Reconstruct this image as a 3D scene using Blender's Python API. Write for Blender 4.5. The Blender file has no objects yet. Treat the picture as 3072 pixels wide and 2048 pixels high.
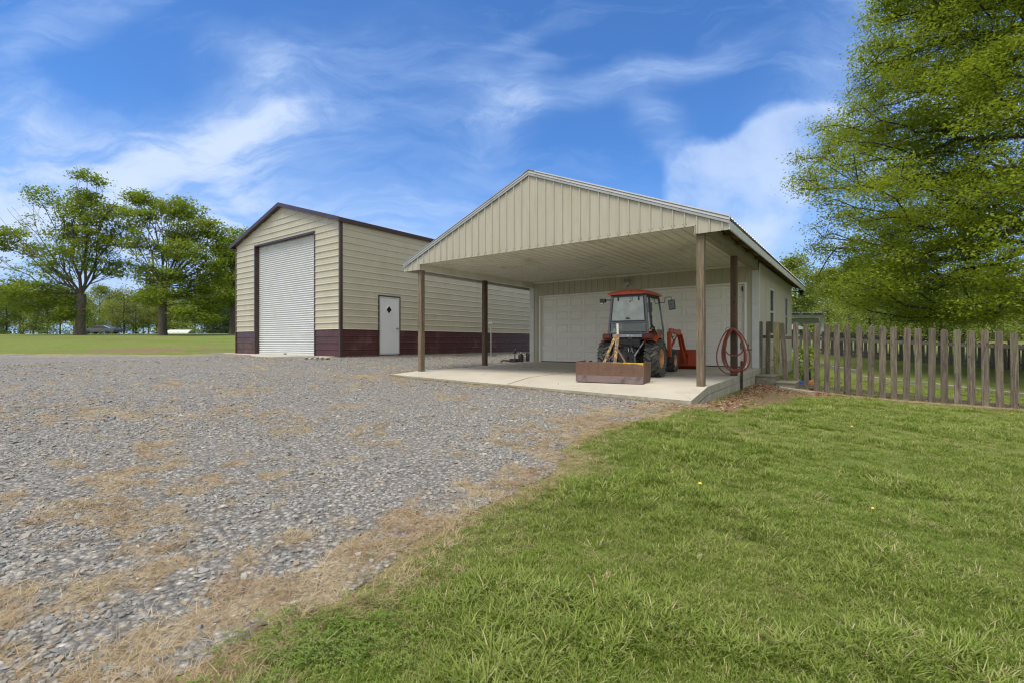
import bpy, bmesh, math, random
import numpy as np
from mathutils import Vector, Matrix, Euler
R = math.radians
PI = math.pi
random.seed(7); rng = np.random.default_rng(7)
sc = bpy.context.scene
col = sc.collection

# ------------------------------------------------------------------ camera
F_PX, HOR, CXP = 1432.1, 1025.3, 1536.0
CAMZ = 0.751
cd = bpy.data.cameras.new("camera"); cam = bpy.data.objects.new("camera", cd); col.objects.link(cam)
cam.location = (0, 0, CAMZ); cam.rotation_euler = (R(90), 0, 0)
cd.sensor_width = 36; cd.lens = 36 * F_PX / 3072; cd.shift_y = 0.0004
cd.clip_start = 0.05; cd.clip_end = 3000
sc.camera = cam

# ------------------------------------------------------------------ light
SUN_EL, SUN_AZ = R(67), R(226)          # azimuth the light comes from, clockwise from +Y
sun = bpy.data.lights.new("sun", 'SUN'); sun.energy = 2.9; sun.angle = R(26); sun.color = (1.0, 0.93, 0.82)
so = bpy.data.objects.new("sun", sun); col.objects.link(so)
sd = Vector((math.sin(SUN_AZ) * math.cos(SUN_EL), math.cos(SUN_AZ) * math.cos(SUN_EL), math.sin(SUN_EL)))
so.rotation_euler = sd.to_track_quat('Z', 'Y').to_euler()
sc.view_settings.view_transform = 'Standard'; sc.view_settings.look = 'None'
sc.view_settings.gamma = 1.0; sc.view_settings.use_curve_mapping = False
sc.view_settings.exposure = 0.48
sc.cycles.filter_width = 1.2

# ------------------------------------------------------------------ node helper
class NT:
    def __init__(s, tree): s.t = tree; s.n = tree.nodes; s.l = tree.links
    def node(s, typ, **kw):
        n = s.n.new(typ)
        for k, v in kw.items(): setattr(n, k, v)
        return n
    def put(s, sock, v):
        if isinstance(v, bpy.types.NodeSocket): s.l.new(v, sock)
        elif v is not None: sock.default_value = v
    def math(s, op, a, b=None, c=None, clamp=False):
        n = s.node('ShaderNodeMath', operation=op, use_clamp=clamp)
        s.put(n.inputs[0], a); s.put(n.inputs[1], b)
        if c is not None: s.put(n.inputs[2], c)
        return n.outputs[0]
    def noise(s, vec, scale, detail=4, rough=.55, dist=0, dims='3D'):
        n = s.node('ShaderNodeTexNoise', noise_dimensions=dims)
        s.put(n.inputs['Vector'], vec); n.inputs['Scale'].default_value = scale
        n.inputs['Detail'].default_value = detail; n.inputs['Roughness'].default_value = rough
        n.inputs['Distortion'].default_value = dist
        return n.outputs['Fac']
    def vor(s, vec, scale, feature='F1', out='Distance'):
        n = s.node('ShaderNodeTexVoronoi', feature=feature); s.put(n.inputs['Vector'], vec)
        n.inputs['Scale'].default_value = scale
        return n.outputs[out]
    def rng(s, v, a, b, c=0., d=1., smooth=False):
        n = s.node('ShaderNodeMapRange', interpolation_type='SMOOTHSTEP' if smooth else 'LINEAR')
        s.put(n.inputs[0], v)
        for i, x in enumerate((a, b, c, d)): s.put(n.inputs[i + 1], x)
        return n.outputs[0]
    def mix(s, f, a, b, blend='MIX'):
        n = s.node('ShaderNodeMix', data_type='RGBA', blend_type=blend)
        s.put(n.inputs[0], f)
        s.put(n.inputs[6], a if not isinstance(a, tuple) else (*a[:3], 1)); s.put(n.inputs[7], b if not isinstance(b, tuple) else (*b[:3], 1))
        return n.outputs[2]
    def ramp(s, f, stops, interp='LINEAR'):
        n = s.node('ShaderNodeValToRGB'); n.color_ramp.interpolation = interp
        e = n.color_ramp.elements
        while len(e) < len(stops): e.new(.5)
        for i, (p, c) in enumerate(stops): e[i].position = p; e[i].color = (*c[:3], 1)
        s.put(n.inputs[0], f); return n.outputs[0]
    def mapping(s, vec, loc=(0, 0, 0), rot=(0, 0, 0), scale=(1, 1, 1), typ='POINT'):
        n = s.node('ShaderNodeMapping', vector_type=typ); s.put(n.inputs[0], vec)
        n.inputs[1].default_value = loc; n.inputs[2].default_value = rot; n.inputs[3].default_value = scale
        return n.outputs[0]

# ------------------------------------------------------------------ world: nishita sky with cirrus
w = bpy.data.worlds.new("World"); sc.world = w; w.use_nodes = True
T = NT(w.node_tree); T.n.clear()
sky = T.node('ShaderNodeTexSky', sky_type='NISHITA'); sky.sun_disc = False
sky.sun_elevation = SUN_EL; sky.sun_rotation = SUN_AZ; sky.air_density = 1.0; sky.dust_density = .3; sky.ozone_density = 3.0
sky.altitude = 200
tc = T.node('ShaderNodeTexCoord'); sep = T.node('ShaderNodeSeparateXYZ'); T.l.new(tc.outputs['Generated'], sep.inputs[0])
yy = T.math('MAXIMUM', T.math('ABSOLUTE', sep.outputs[1]), .06)
ca = T.math('DIVIDE', sep.outputs[0], yy); cb = T.math('DIVIDE', sep.outputs[2], yy)
cv = T.node('ShaderNodeCombineXYZ'); T.put(cv.inputs[0], ca); T.put(cv.inputs[1], cb); AB = cv.outputs[0]
warp = T.node('ShaderNodeTexNoise'); T.put(warp.inputs['Vector'], AB); warp.inputs['Scale'].default_value = 2.2; warp.inputs['Detail'].default_value = 5
wv = T.node('ShaderNodeVectorMath', operation='MULTIPLY_ADD'); T.put(wv.inputs[0], warp.outputs['Color']); wv.inputs[1].default_value = (.34, .28, 0)
wv2 = T.node('ShaderNodeVectorMath', operation='ADD'); T.put(wv.inputs[2], AB); T.put(wv2.inputs[0], wv.outputs[0]); wv2.inputs[1].default_value = (-.17, -.14, 0)
WA = wv2.outputs[0]
# (image-plane direction x, y in 3072 px; radii; tilt; weight)
BL = [(190, 120, 300, 55, 24, .6), (40, 370, 140, 80, 0, .8), (280, 520, 560, 110, 8, 1.5), (680, 430, 260, 70, 14, 1.3), (790, 385, 140, 40, 25, 1.1),
      (740, 230, 170, 60, -30, .35), (700, 290, 260, 50, 20, .4), (1020, 280, 380, 190, 10, .50), (1480, 330, 200, 110, 25, .5), (1830, 270, 330, 55, 18, .75),
      (1560, 330, 70, 110, -20, .6), (2000, 400, 60, 120, 28, .85), (1560, 120, 170, 30, 24, .4), (1640, 170, 60, 30, 0, .6),
      (2290, 470, 230, 80, 28, 1.7), (2200, 620, 220, 130, 5, 2.0), (2100, 520, 100, 90, 0, 1.0), (2450, 400, 110, 50, 15, 1.0), (300, 720, 950, 280, 0, 1.3), (1250, 900, 500, 200, 0, .5), (2350, 850, 400, 190, 0, .8), (1450, 640, 500, 90, 0, .3), (2900, 330, 430, 420, 0, 1.5), (420, 620, 420, 130, 0, .8)]
tot = None; puff = None
for (bx, by, rx, ry, an, wt) in BL:
    m = T.mapping(WA, ((bx - CXP) / F_PX, (HOR - by) / F_PX, 0), (0, 0, R(an)), (rx / F_PX, ry / F_PX, 1), 'TEXTURE')
    ln = T.node('ShaderNodeVectorMath', operation='LENGTH'); T.put(ln.inputs[0], m)
    g = T.rng(ln.outputs['Value'], 1.75, 0.0, 0, wt, True)
    if (bx, by) in ((2290, 470), (2200, 620), (2100, 520), (2450, 400)): puff = g if puff is None else T.math('ADD', puff, g)
    else: tot = g if tot is None else T.math('ADD', tot, g)
st1 = T.noise(T.mapping(WA, (0, 0, 0), (0, 0, R(-24)), (1.0, 3.2, 1)), 3.0, 8, .62, .8)
st2 = T.noise(T.mapping(WA, (3, 1, 0), (0, 0, R(-30)), (1.0, 4.5, 1)), 7.5, 6, .6, .6)
tex = T.math('ADD', T.math('MULTIPLY', st1, .75), T.math('MULTIPLY', st2, .25))
tex = T.rng(tex, .34, .70, .20, 1.12, True)
pn = T.noise(AB, 4.2, 7, .58, .2)
pf = T.rng(T.math('ADD', T.math('MULTIPLY', T.math('MINIMUM', puff, 1.3), .42), T.math('MULTIPLY', T.math('SUBTRACT', pn, .5), 1.7)), .10, .85, 0, 1.35, True); pf = T.math('MULTIPLY', pf, T.rng(T.math('ADD', st1, puff), .6, 1.3, .0, 1.0, True))
cl = T.math('ADD', T.math('MULTIPLY', tot, tex), pf)
cl = T.math('ADD', cl, T.rng(st1, .52, .80, 0, .25, True))
cl = T.math('SUBTRACT', 1, T.math('EXPONENT', T.math('MULTIPLY', cl, -1.05)))
hz = T.rng(cb, .0, .36, .80, 0, True)
skyc = T.mix(1.0, sky.outputs[0], (.66, 1.10, 1.60), 'MULTIPLY')
cloud = T.mix(T.rng(cl, .4, 1, 0, 1), (4.0, 5.6, 8.6), (6.3, 7.3, 9.1))
skyc = T.mix(T.math('MINIMUM', T.math('ADD', cl, T.math('MULTIPLY', hz, .8)), .9), skyc, cloud)
# unseen overcast added overhead and behind the viewer for soft neutral fill light
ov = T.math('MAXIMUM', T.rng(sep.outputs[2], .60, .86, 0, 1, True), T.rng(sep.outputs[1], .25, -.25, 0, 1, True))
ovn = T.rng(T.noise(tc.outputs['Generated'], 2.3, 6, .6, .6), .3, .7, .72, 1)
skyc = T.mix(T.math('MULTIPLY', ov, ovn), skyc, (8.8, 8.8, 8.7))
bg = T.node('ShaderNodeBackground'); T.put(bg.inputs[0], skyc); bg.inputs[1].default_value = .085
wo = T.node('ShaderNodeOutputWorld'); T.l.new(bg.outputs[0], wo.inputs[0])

# ------------------------------------------------------------------ materials
MATS = {}
def new_mat(name):
    m = bpy.data.materials.new(name); m.use_nodes = True; t = NT(m.node_tree); t.n.clear()
    o = t.node('ShaderNodeOutputMaterial'); b = t.node('ShaderNodeBsdfPrincipled'); t.l.new(b.outputs[0], o.inputs[0])
    t.b = b; t.o = o; MATS[name] = m
    return m, t
def bump(t, h, strength=.4, dist=.01):
    n = t.node('ShaderNodeBump'); n.inputs['Strength'].default_value = strength; n.inputs['Distance'].default_value = dist
    t.put(n.inputs['Height'], h); t.l.new(n.outputs[0], t.b.inputs['Normal'])
def simple(name, c1, c2=None, rough=.5, metal=0., scale=6, bumps=0, bscale=60, spec=None, streak=None, dirt=None, dirts=2.5, dlo=.52, dhi=.7):
    m, t = new_mat(name); c2 = c2 or tuple(x * .8 for x in c1)
    tc = t.node('ShaderNodeTexCoord').outputs['Object']
    v = t.mapping(tc, scale=streak or (1, 1, 1))
    n = t.noise(v, scale, 5, .6)
    c = t.mix(t.rng(n, .35, .65), c1, c2)
    if dirt:
        c = t.mix(t.rng(t.noise(tc, dirts, 7, .65), dlo, dhi, 0, 1, True), c, dirt)
    t.put(t.b.inputs['Base Color'], c)
    t.put(t.b.inputs['Roughness'], t.rng(n, .3, .7, max(rough - .07, .02), min(rough + .07, 1)))
    t.b.inputs['Metallic'].default_value = metal
    if spec is not None: t.b.inputs['Specular IOR Level'].default_value = spec
    if bumps: bump(t, t.noise(v, bscale, 4, .6), bumps, .01)
    return m
simple('cream_metal', (.51, .475, .355), (.47, .435, .32), .40, scale=2, bumps=.05, bscale=3, dirt=(.43, .38, .25), dirts=.9, dlo=.5, dhi=.85)
simple('tan_metal', (.43, .405, .325), (.385, .365, .29), .45, scale=2, streak=(6, 6, .6), bumps=.05, bscale=3, dirt=(.36, .32, .22), dirts=.9, dlo=.48, dhi=.85)
simple('maroon_metal', (.086, .029, .028), (.066, .023, .022), .28, scale=2, bumps=.05, bscale=3, dirt=(.13, .062, .058), dirts=1.4)
simple('brown_trim', (.058, .033, .029), (.045, .026, .024), .38, scale=3)
simple('roof_brown', (.07, .035, .032), rough=.4, scale=3)
simple('white_steel', (.62, .64, .63), (.57, .59, .58), .4, scale=1.5, streak=(1, 1, 3), dirt=(.50, .50, .46), dirts=1.2, dlo=.55, dhi=.9)
simple('door_white', (.66, .66, .64), (.62, .62, .60), .4, scale=1.2, dirt=(.56, .56, .52), dirts=1.5, dlo=.5, dhi=.9)
simple('garage_door_paint', (.76, .755, .71), (.72, .715, .67), .45, scale=1.5, dirt=(.64, .62, .55), dirts=.8, dlo=.5, dhi=.9)
simple('ceiling_metal', (.70, .68, .62), (.63, .61, .55), .5, scale=1.5, dirt=(.45, .40, .31), dirts=1.2, dlo=.5, dhi=.8)
simple('trim_grey', (.36, .375, .385), (.32, .335, .345), .45, metal=.0, scale=1.5, dirt=(.27, .28, .28), dirts=2)
simple('trim_white', (.56, .58, .57), (.5, .52, .51), .4, scale=3, dirt=(.42, .42, .37), dirts=2)
simple('galv_roof', (.40, .41, .42), (.33, .34, .35), .35, metal=.4, scale=2)
simple('rafter_wood', (.16, .10, .062), (.11, .07, .045), .8, scale=6, streak=(1, 1, 8))
simple('beam_wood', (.30, .27, .215), (.21, .185, .145), .8, scale=5, streak=(14, 1, 14), bumps=.2, bscale=12)
simple('black_plastic', (.018, .018, .02), (.028, .028, .03), .45, scale=8)
simple('black_metal', (.022, .022, .024), (.04, .038, .036), .45, scale=10)
simple('steel_grey', (.22, .22, .24), (.15, .15, .17), .35, metal=.6, scale=12)
simple('cab_grey', (.13, .135, .16), (.10, .105, .13), .35, metal=.3, scale=6)
simple('orange_paint', (.40, .058, .014), (.31, .046, .012), .38, scale=5, dirt=(.30, .07, .03), dirts=5, dlo=.55, dhi=.75)
simple('roof_red', (.50, .085, .045), (.42, .075, .045), .42, scale=5, dirt=(.36, .14, .10), dirts=4)
simple('rim_orange', (.56, .25, .085), (.46, .20, .07), .45, scale=7, dirt=(.32, .17, .08), dirts=6)
simple('lens_red', (.22, .012, .010), (.16, .01, .01), .2)
simple('lens_amber', (.75, .25, .02), rough=.25)
simple('chrome', (.7, .7, .7), rough=.12, metal=1)
simple('tube_white', (.62, .62, .60), rough=.4)
simple('hose_red', (.235, .062, .042), (.19, .055, .038), .55, scale=20)
simple('pvc_grey', (.35, .37, .37), rough=.5, scale=10)
simple('teal_metal', (.06, .11, .13), (.18, .2, .21), .4, scale=30)
simple('blue_tarp', (.03, .10, .34), (.02, .06, .22), .4, scale=8)
simple('navy_paint', (.012, .016, .04), rough=.6, scale=3)
simple('pavilion_wood', (.70, .72, .76), (.58, .60, .64), .7, scale=6)
simple('cloth_white', (.62, .60, .56), rough=.8, scale=5)
simple('cloth_grey', (.26, .27, .27), rough=.9, scale=5)
simple('car_paint', (.12, .13, .14), (.10, .11, .12), .22, metal=.6, scale=3)
simple('car_glass', (.03, .035, .04), rough=.08, scale=3)
simple('bark_pale', (.20, .17, .14), (.10, .085, .07), .9, scale=9, streak=(1, 1, .35), bumps=.8, bscale=14)
simple('bark_grey', (.125, .105, .085), (.07, .058, .046), .9, scale=5, streak=(1, 1, .3), bumps=.9, bscale=9)
simple('bark_dark', (.060, .050, .042), (.036, .03, .025), .9, scale=6, streak=(1, 1, .3), bumps=.6, bscale=14)
simple('shed_white', (.6, .6, .57), rough=.6, scale=4)

def concrete(name, base, dark):
    m, t = new_mat(name); tc = t.node('ShaderNodeTexCoord').outputs['Object']
    n = t.noise(tc, .9, 8, .62); c = t.mix(t.rng(n, .38, .68), base, dark)
    c = t.mix(t.rng(t.noise(t.mapping(tc, scale=(1, .35, 1)), 2.2, 8, .7), .56, .72, 0, .7), c, tuple(x * .72 for x in dark))
    c = t.mix(t.rng(t.noise(tc, 38, 4, .6), .3, .75, 0, .35), c, tuple(x * 1.15 for x in base))
    c = t.mix(t.rng(t.vor(tc, 13), .045, .075, .45, 0), c, tuple(x * .5 for x in dark))
    t.put(t.b.inputs['Base Color'], c); t.b.inputs['Roughness'].default_value = .85
    bump(t, t.noise(tc, 60, 5, .7), .25, .008)
concrete('concrete', (.425, .395, .33), (.34, .315, .26))
def side_concrete():
    m, t = new_mat('concrete_side'); tc = t.node('ShaderNodeTexCoord').outputs['Object']
    s = t.node('ShaderNodeSeparateXYZ'); t.put(s.inputs[0], tc)
    n = t.noise(tc, 3, 8, .65); c = t.mix(t.rng(n, .35, .68), (.36, .35, .285), (.25, .25, .19))
    c = t.mix(t.rng(t.noise(t.mapping(tc, scale=(1, 1, .25)), 7, 6, .7), .5, .72, 0, .8), c, (.17, .18, .11))
    c = t.mix(t.rng(t.noise(tc, 1.7, 6, .7), .55, .68, 0, .6), c, (.46, .45, .40))
    t.put(t.b.inputs['Base Color'], c); t.b.inputs['Roughness'].default_value = .9
    bump(t, t.noise(tc, 25, 6, .7), .5, .012)
side_concrete()

def wood(name, light, dark, green=None, axis=2, sc_=1.0, knots=True, rand=.5):
    m, t = new_mat(name); tc = t.node('ShaderNodeTexCoord').outputs['Object']
    oi = t.node('ShaderNodeObjectInfo'); vm = t.node('ShaderNodeVectorMath', operation='ADD')
    cmb = t.node('ShaderNodeCombineXYZ')
    for i in range(3): t.put(cmb.inputs[i], t.math('MULTIPLY', oi.outputs['Random'], 37.1 + 11 * i))
    t.put(vm.inputs[0], tc); t.put(vm.inputs[1], cmb.outputs[0]); P = vm.outputs[0]
    s = [9, 9, 9]; s[axis] = .55
    g1 = t.noise(t.mapping(P, scale=tuple(x * sc_ for x in s)), 3.2, 8, .72, .7)
    g2 = t.noise(t.mapping(P, scale=tuple(x * 3 * sc_ for x in s)), 3, 4, .6, .3)
    c = t.mix(t.rng(g1, .40, .60), dark, light)
    c = t.mix(t.rng(g2, .55, .68, 0, .75), c, tuple(x * .45 for x in dark))
    big = t.noise(P, 1.6, 4, .6)
    c = t.mix(t.rng(big, .48, .7, 0, .7), c, tuple(x * .62 for x in light))
    if green: c = t.mix(t.rng(t.noise(P, 3.1, 5, .65), .50, .68, 0, .7), c, green)
    if knots:
        k = t.vor(t.mapping(P, scale=(3.5, 3.5, 1.7)), 1.4)
        c = t.mix(t.rng(k, .05, .10, .85, 0), c, tuple(x * .35 for x in dark))
    hv = t.node('ShaderNodeHueSaturation'); t.put(hv.inputs['Value'], t.rng(oi.outputs['Random'], 0, 1, 1 - rand * .4, 1 + rand * .4)); t.put(hv.inputs['Color'], c)
    hv.inputs['Saturation'].default_value = 1
    t.put(t.b.inputs['Base Color'], hv.outputs[0]); t.b.inputs['Roughness'].default_value = .85
    bump(t, t.math('ADD', g1, g2), .5, .006)
wood('picket_wood', (.205, .172, .135), (.070, .057, .045), (.12, .125, .07))
wood('picket_pale', (.34, .31, .16), (.22, .20, .10), (.22, .25, .10))
wood('rail_wood', (.14, .12, .10), (.07, .058, .048), axis=0)
wood('far_picket_wood', (.15, .14, .125), (.08, .073, .064))
wood('post_wood', (.25, .185, .125), (.10, .075, .052), (.16, .145, .09), rand=.1)
wood('post_dark', (.125, .078, .05), (.055, .036, .026), rand=.1)
wood('step_wood', (.27, .25, .19), (.15, .14, .105), (.16, .17, .10), axis=0)
wood('timber_wood', (.34, .31, .25), (.2, .18, .14), axis=0)

def rust():
    m, t = new_mat('rust_steel'); tc = t.node('ShaderNodeTexCoord').outputs['Object']
    s = t.node('ShaderNodeSeparateXYZ'); t.put(s.inputs[0], tc)
    c = t.mix(t.rng(t.noise(tc, 5, 8, .65), .35, .65), (.125, .068, .042), (.175, .10, .066))
    c = t.mix(t.rng(t.noise(t.mapping(tc, scale=(1, 1, .2)), 12, 6, .7), .55, .7, 0, .5), c, (.10, .05, .036))
    # surviving yellow paint near the top edge of the rear plate
    e = t.math('ADD', t.rng(s.outputs[2], .34, .43, -.26, .20), t.noise(tc, 13, 8, .75)); e = t.math('ADD', e, t.rng(s.outputs[0], -.5, .45, -.13, .05)); e = t.math('ADD', e, t.math('MULTIPLY', t.rng(s.outputs[0], .64, .72), t.rng(s.outputs[2], .12, .4, 0, .14)))
    c = t.mix(t.rng(e, .66, .70, 0, 1), c, (.62, .40, .07))
    t.put(t.b.inputs['Base Color'], c); t.b.inputs['Roughness'].default_value = .6; t.b.inputs['Metallic'].default_value = .15
    bump(t, t.noise(tc, 30, 6, .7), .3, .004)
rust()
simple('rust_plain', (.125, .070, .045), (.17, .10, .068), .6, scale=6, bumps=.3, bscale=30, dirt=(.09, .05, .035), dirts=5)
def yellow():
    m, t = new_mat('yellow_worn'); tc = t.node('ShaderNodeTexCoord').outputs['Object']
    c = t.mix(t.rng(t.noise(tc, 14, 7, .7), .44, .50), (.38, .26, .055), (.13, .07, .042))
    t.put(t.b.inputs['Base Color'], c); t.b.inputs['Roughness'].default_value = .55
yellow()
simple('cutting_edge', (.20, .145, .135), (.15, .11, .105), .5, metal=.3, scale=5, dirt=(.09, .07, .07), dirts=5)
def rubber():
    m, t = new_mat('tyre_rubber'); tc = t.node('ShaderNodeTexCoord').outputs['Object']
    c = t.mix(t.rng(t.noise(tc, 7, 6, .65), .40, .66), (.035, .035, .032), (.12, .115, .095))
    t.put(t.b.inputs['Base Color'], c); t.b.inputs['Roughness'].default_value = .8
rubber()
def glass(name, tint=(.75, .85, .8), refl=2.0, rough=.03, film=0.0, filmc=(.5, .52, .52)):
    m, t = new_mat(name)
    tr = t.node('ShaderNodeBsdfTransparent'); tr.inputs[0].default_value = (*tint, 1)
    gl = t.node('ShaderNodeBsdfGlossy'); gl.inputs['Roughness'].default_value = rough; gl.inputs[0].default_value = (.9, .95, .95, 1)
    mx = t.node('ShaderNodeMixShader'); fr = t.node('ShaderNodeFresnel'); fr.inputs[0].default_value = 1.5
    t.put(mx.inputs[0], t.math('MULTIPLY', fr.outputs[0], refl, clamp=True)); t.l.new(tr.outputs[0], mx.inputs[1]); t.l.new(gl.outputs[0], mx.inputs[2])
    last = mx.outputs[0]
    if film:
        df = t.node('ShaderNodeBsdfDiffuse'); df.inputs[0].default_value = (*filmc, 1)
        m2 = t.node('ShaderNodeMixShader'); n = t.noise(t.node('ShaderNodeTexCoord').outputs['Object'], 3, 5, .6)
        t.put(m2.inputs[0], t.rng(n, .3, .7, film * .7, film * 1.3)); t.l.new(last, m2.inputs[1]); t.l.new(df.outputs[0], m2.inputs[2]); last = m2.outputs[0]
    t.l.new(last, t.o.inputs[0])
glass('cab_glass_dusty', (.72, .8, .76), film=.52, filmc=(.62, .66, .65))
glass('cab_glass', (.45, .56, .50), film=.18, filmc=(.35, .40, .34))
glass('house_glass', (.12, .14, .14), refl=.7, film=.10, filmc=(.05, .05, .05))
simple('dark_blind', (.10, .11, .10), rough=.8)
simple('dark_void', (.012, .012, .012), rough=.9)

def leafmat(name, stops, trans=.4, sc_=.6):
    m, t = new_mat(name); geo = t.node('ShaderNodeNewGeometry'); tc = t.node('ShaderNodeTexCoord').outputs['Object']
    f = t.math('ADD', t.math('MULTIPLY', t.noise(tc, sc_, 3, .6), .75), t.math('MULTIPLY', geo.outputs['Random Per Island'], .45))
    c = t.ramp(t.math('SUBTRACT', f, .1), stops)
    t.put(t.b.inputs['Base Color'], c); t.b.inputs['Roughness'].default_value = .6; t.b.inputs['Specular IOR Level'].default_value = .25
    tl = t.node('ShaderNodeBsdfTranslucent'); t.put(tl.inputs[0], t.mix(.5, c, (.25, .36, .03), 'MIX'))
    mx = t.node('ShaderNodeMixShader'); mx.inputs[0].default_value = trans
    t.l.new(t.b.outputs[0], mx.inputs[1]); t.l.new(tl.outputs[0], mx.inputs[2]); t.l.new(mx.outputs[0], t.o.inputs[0])
leafmat('leaf_oak', [(.15, (.09, .135, .016)), (.45, (.165, .225, .022)), (.7, (.26, .31, .035)), (.95, (.30, .24, .06))], trans=.5)
leafmat('leaf_near', [(.12, (.10, .095, .012)), (.30, (.16, .19, .013)), (.48, (.22, .28, .018)), (.66, (.34, .38, .026)), (.88, (.27, .20, .04))], trans=.55, sc_=.33)
leafmat('leaf_back', [(.15, (.08, .115, .026)), (.5, (.165, .22, .042)), (.85, (.26, .30, .065))], sc_=.3)
leafmat('leaf_pale', [(.15, (.14, .18, .045)), (.5, (.24, .29, .065)), (.85, (.34, .37, .10))], sc_=.25)
leafmat('leaf_spring', [(.15, (.12, .14, .03)), (.5, (.19, .21, .045)), (.85, (.29, .24, .08))], sc_=.25)
leafmat('leaf_conifer', [(.15, (.018, .03, .014)), (.5, (.03, .05, .022)), (.85, (.055, .075, .035))], trans=.15)
leafmat('leaf_bright', [(.1, (.16, .3, .02)), (.9, (.3, .42, .04))])

# ------------------------------------------------------------------ object helpers
def tag(o, label=None, cat=None, group=None, kind=None):
    if label: o['label'] = label
    if cat: o['category'] = cat
    if group: o['group'] = group
    if kind: o['kind'] = kind
    return o
def empty(name, loc, rz=0, parent=None):
    o = bpy.data.objects.new(name, None); col.objects.link(o); o.location = loc; o.rotation_euler = (0, 0, rz); o.empty_display_size = .2
    o.parent = parent
    return o
def copy_tree(o, parent=None):
    c = o.copy(); col.objects.link(c); c.parent = parent
    for ch in list(o.children): copy_tree(ch, c)
    return c
def np_mesh(name, V, Fq, mat, parent=None, smooth=False, nper=4):
    """V (n,3) array, Fq (m,nper) int array"""
    me = bpy.data.meshes.new(name); V = np.asarray(V, dtype=np.float32); Fq = np.asarray(Fq, dtype=np.int32)
    me.vertices.add(len(V)); me.vertices.foreach_set('co', V.ravel())
    me.loops.add(Fq.size); me.loops.foreach_set('vertex_index', Fq.ravel())
    me.polygons.add(len(Fq)); me.polygons.foreach_set('loop_start', np.arange(len(Fq), dtype=np.int32) * nper)
    me.polygons.foreach_set('loop_total', np.full(len(Fq), nper, dtype=np.int32))
    if smooth: me.polygons.foreach_set('use_smooth', np.ones(len(Fq), dtype=bool))
    me.update(calc_edges=True); me.validate(verbose=False)
    if mat: me.materials.append(MATS[mat])
    o = bpy.data.objects.new(name, me); col.objects.link(o); o.parent = parent
    return o
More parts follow.
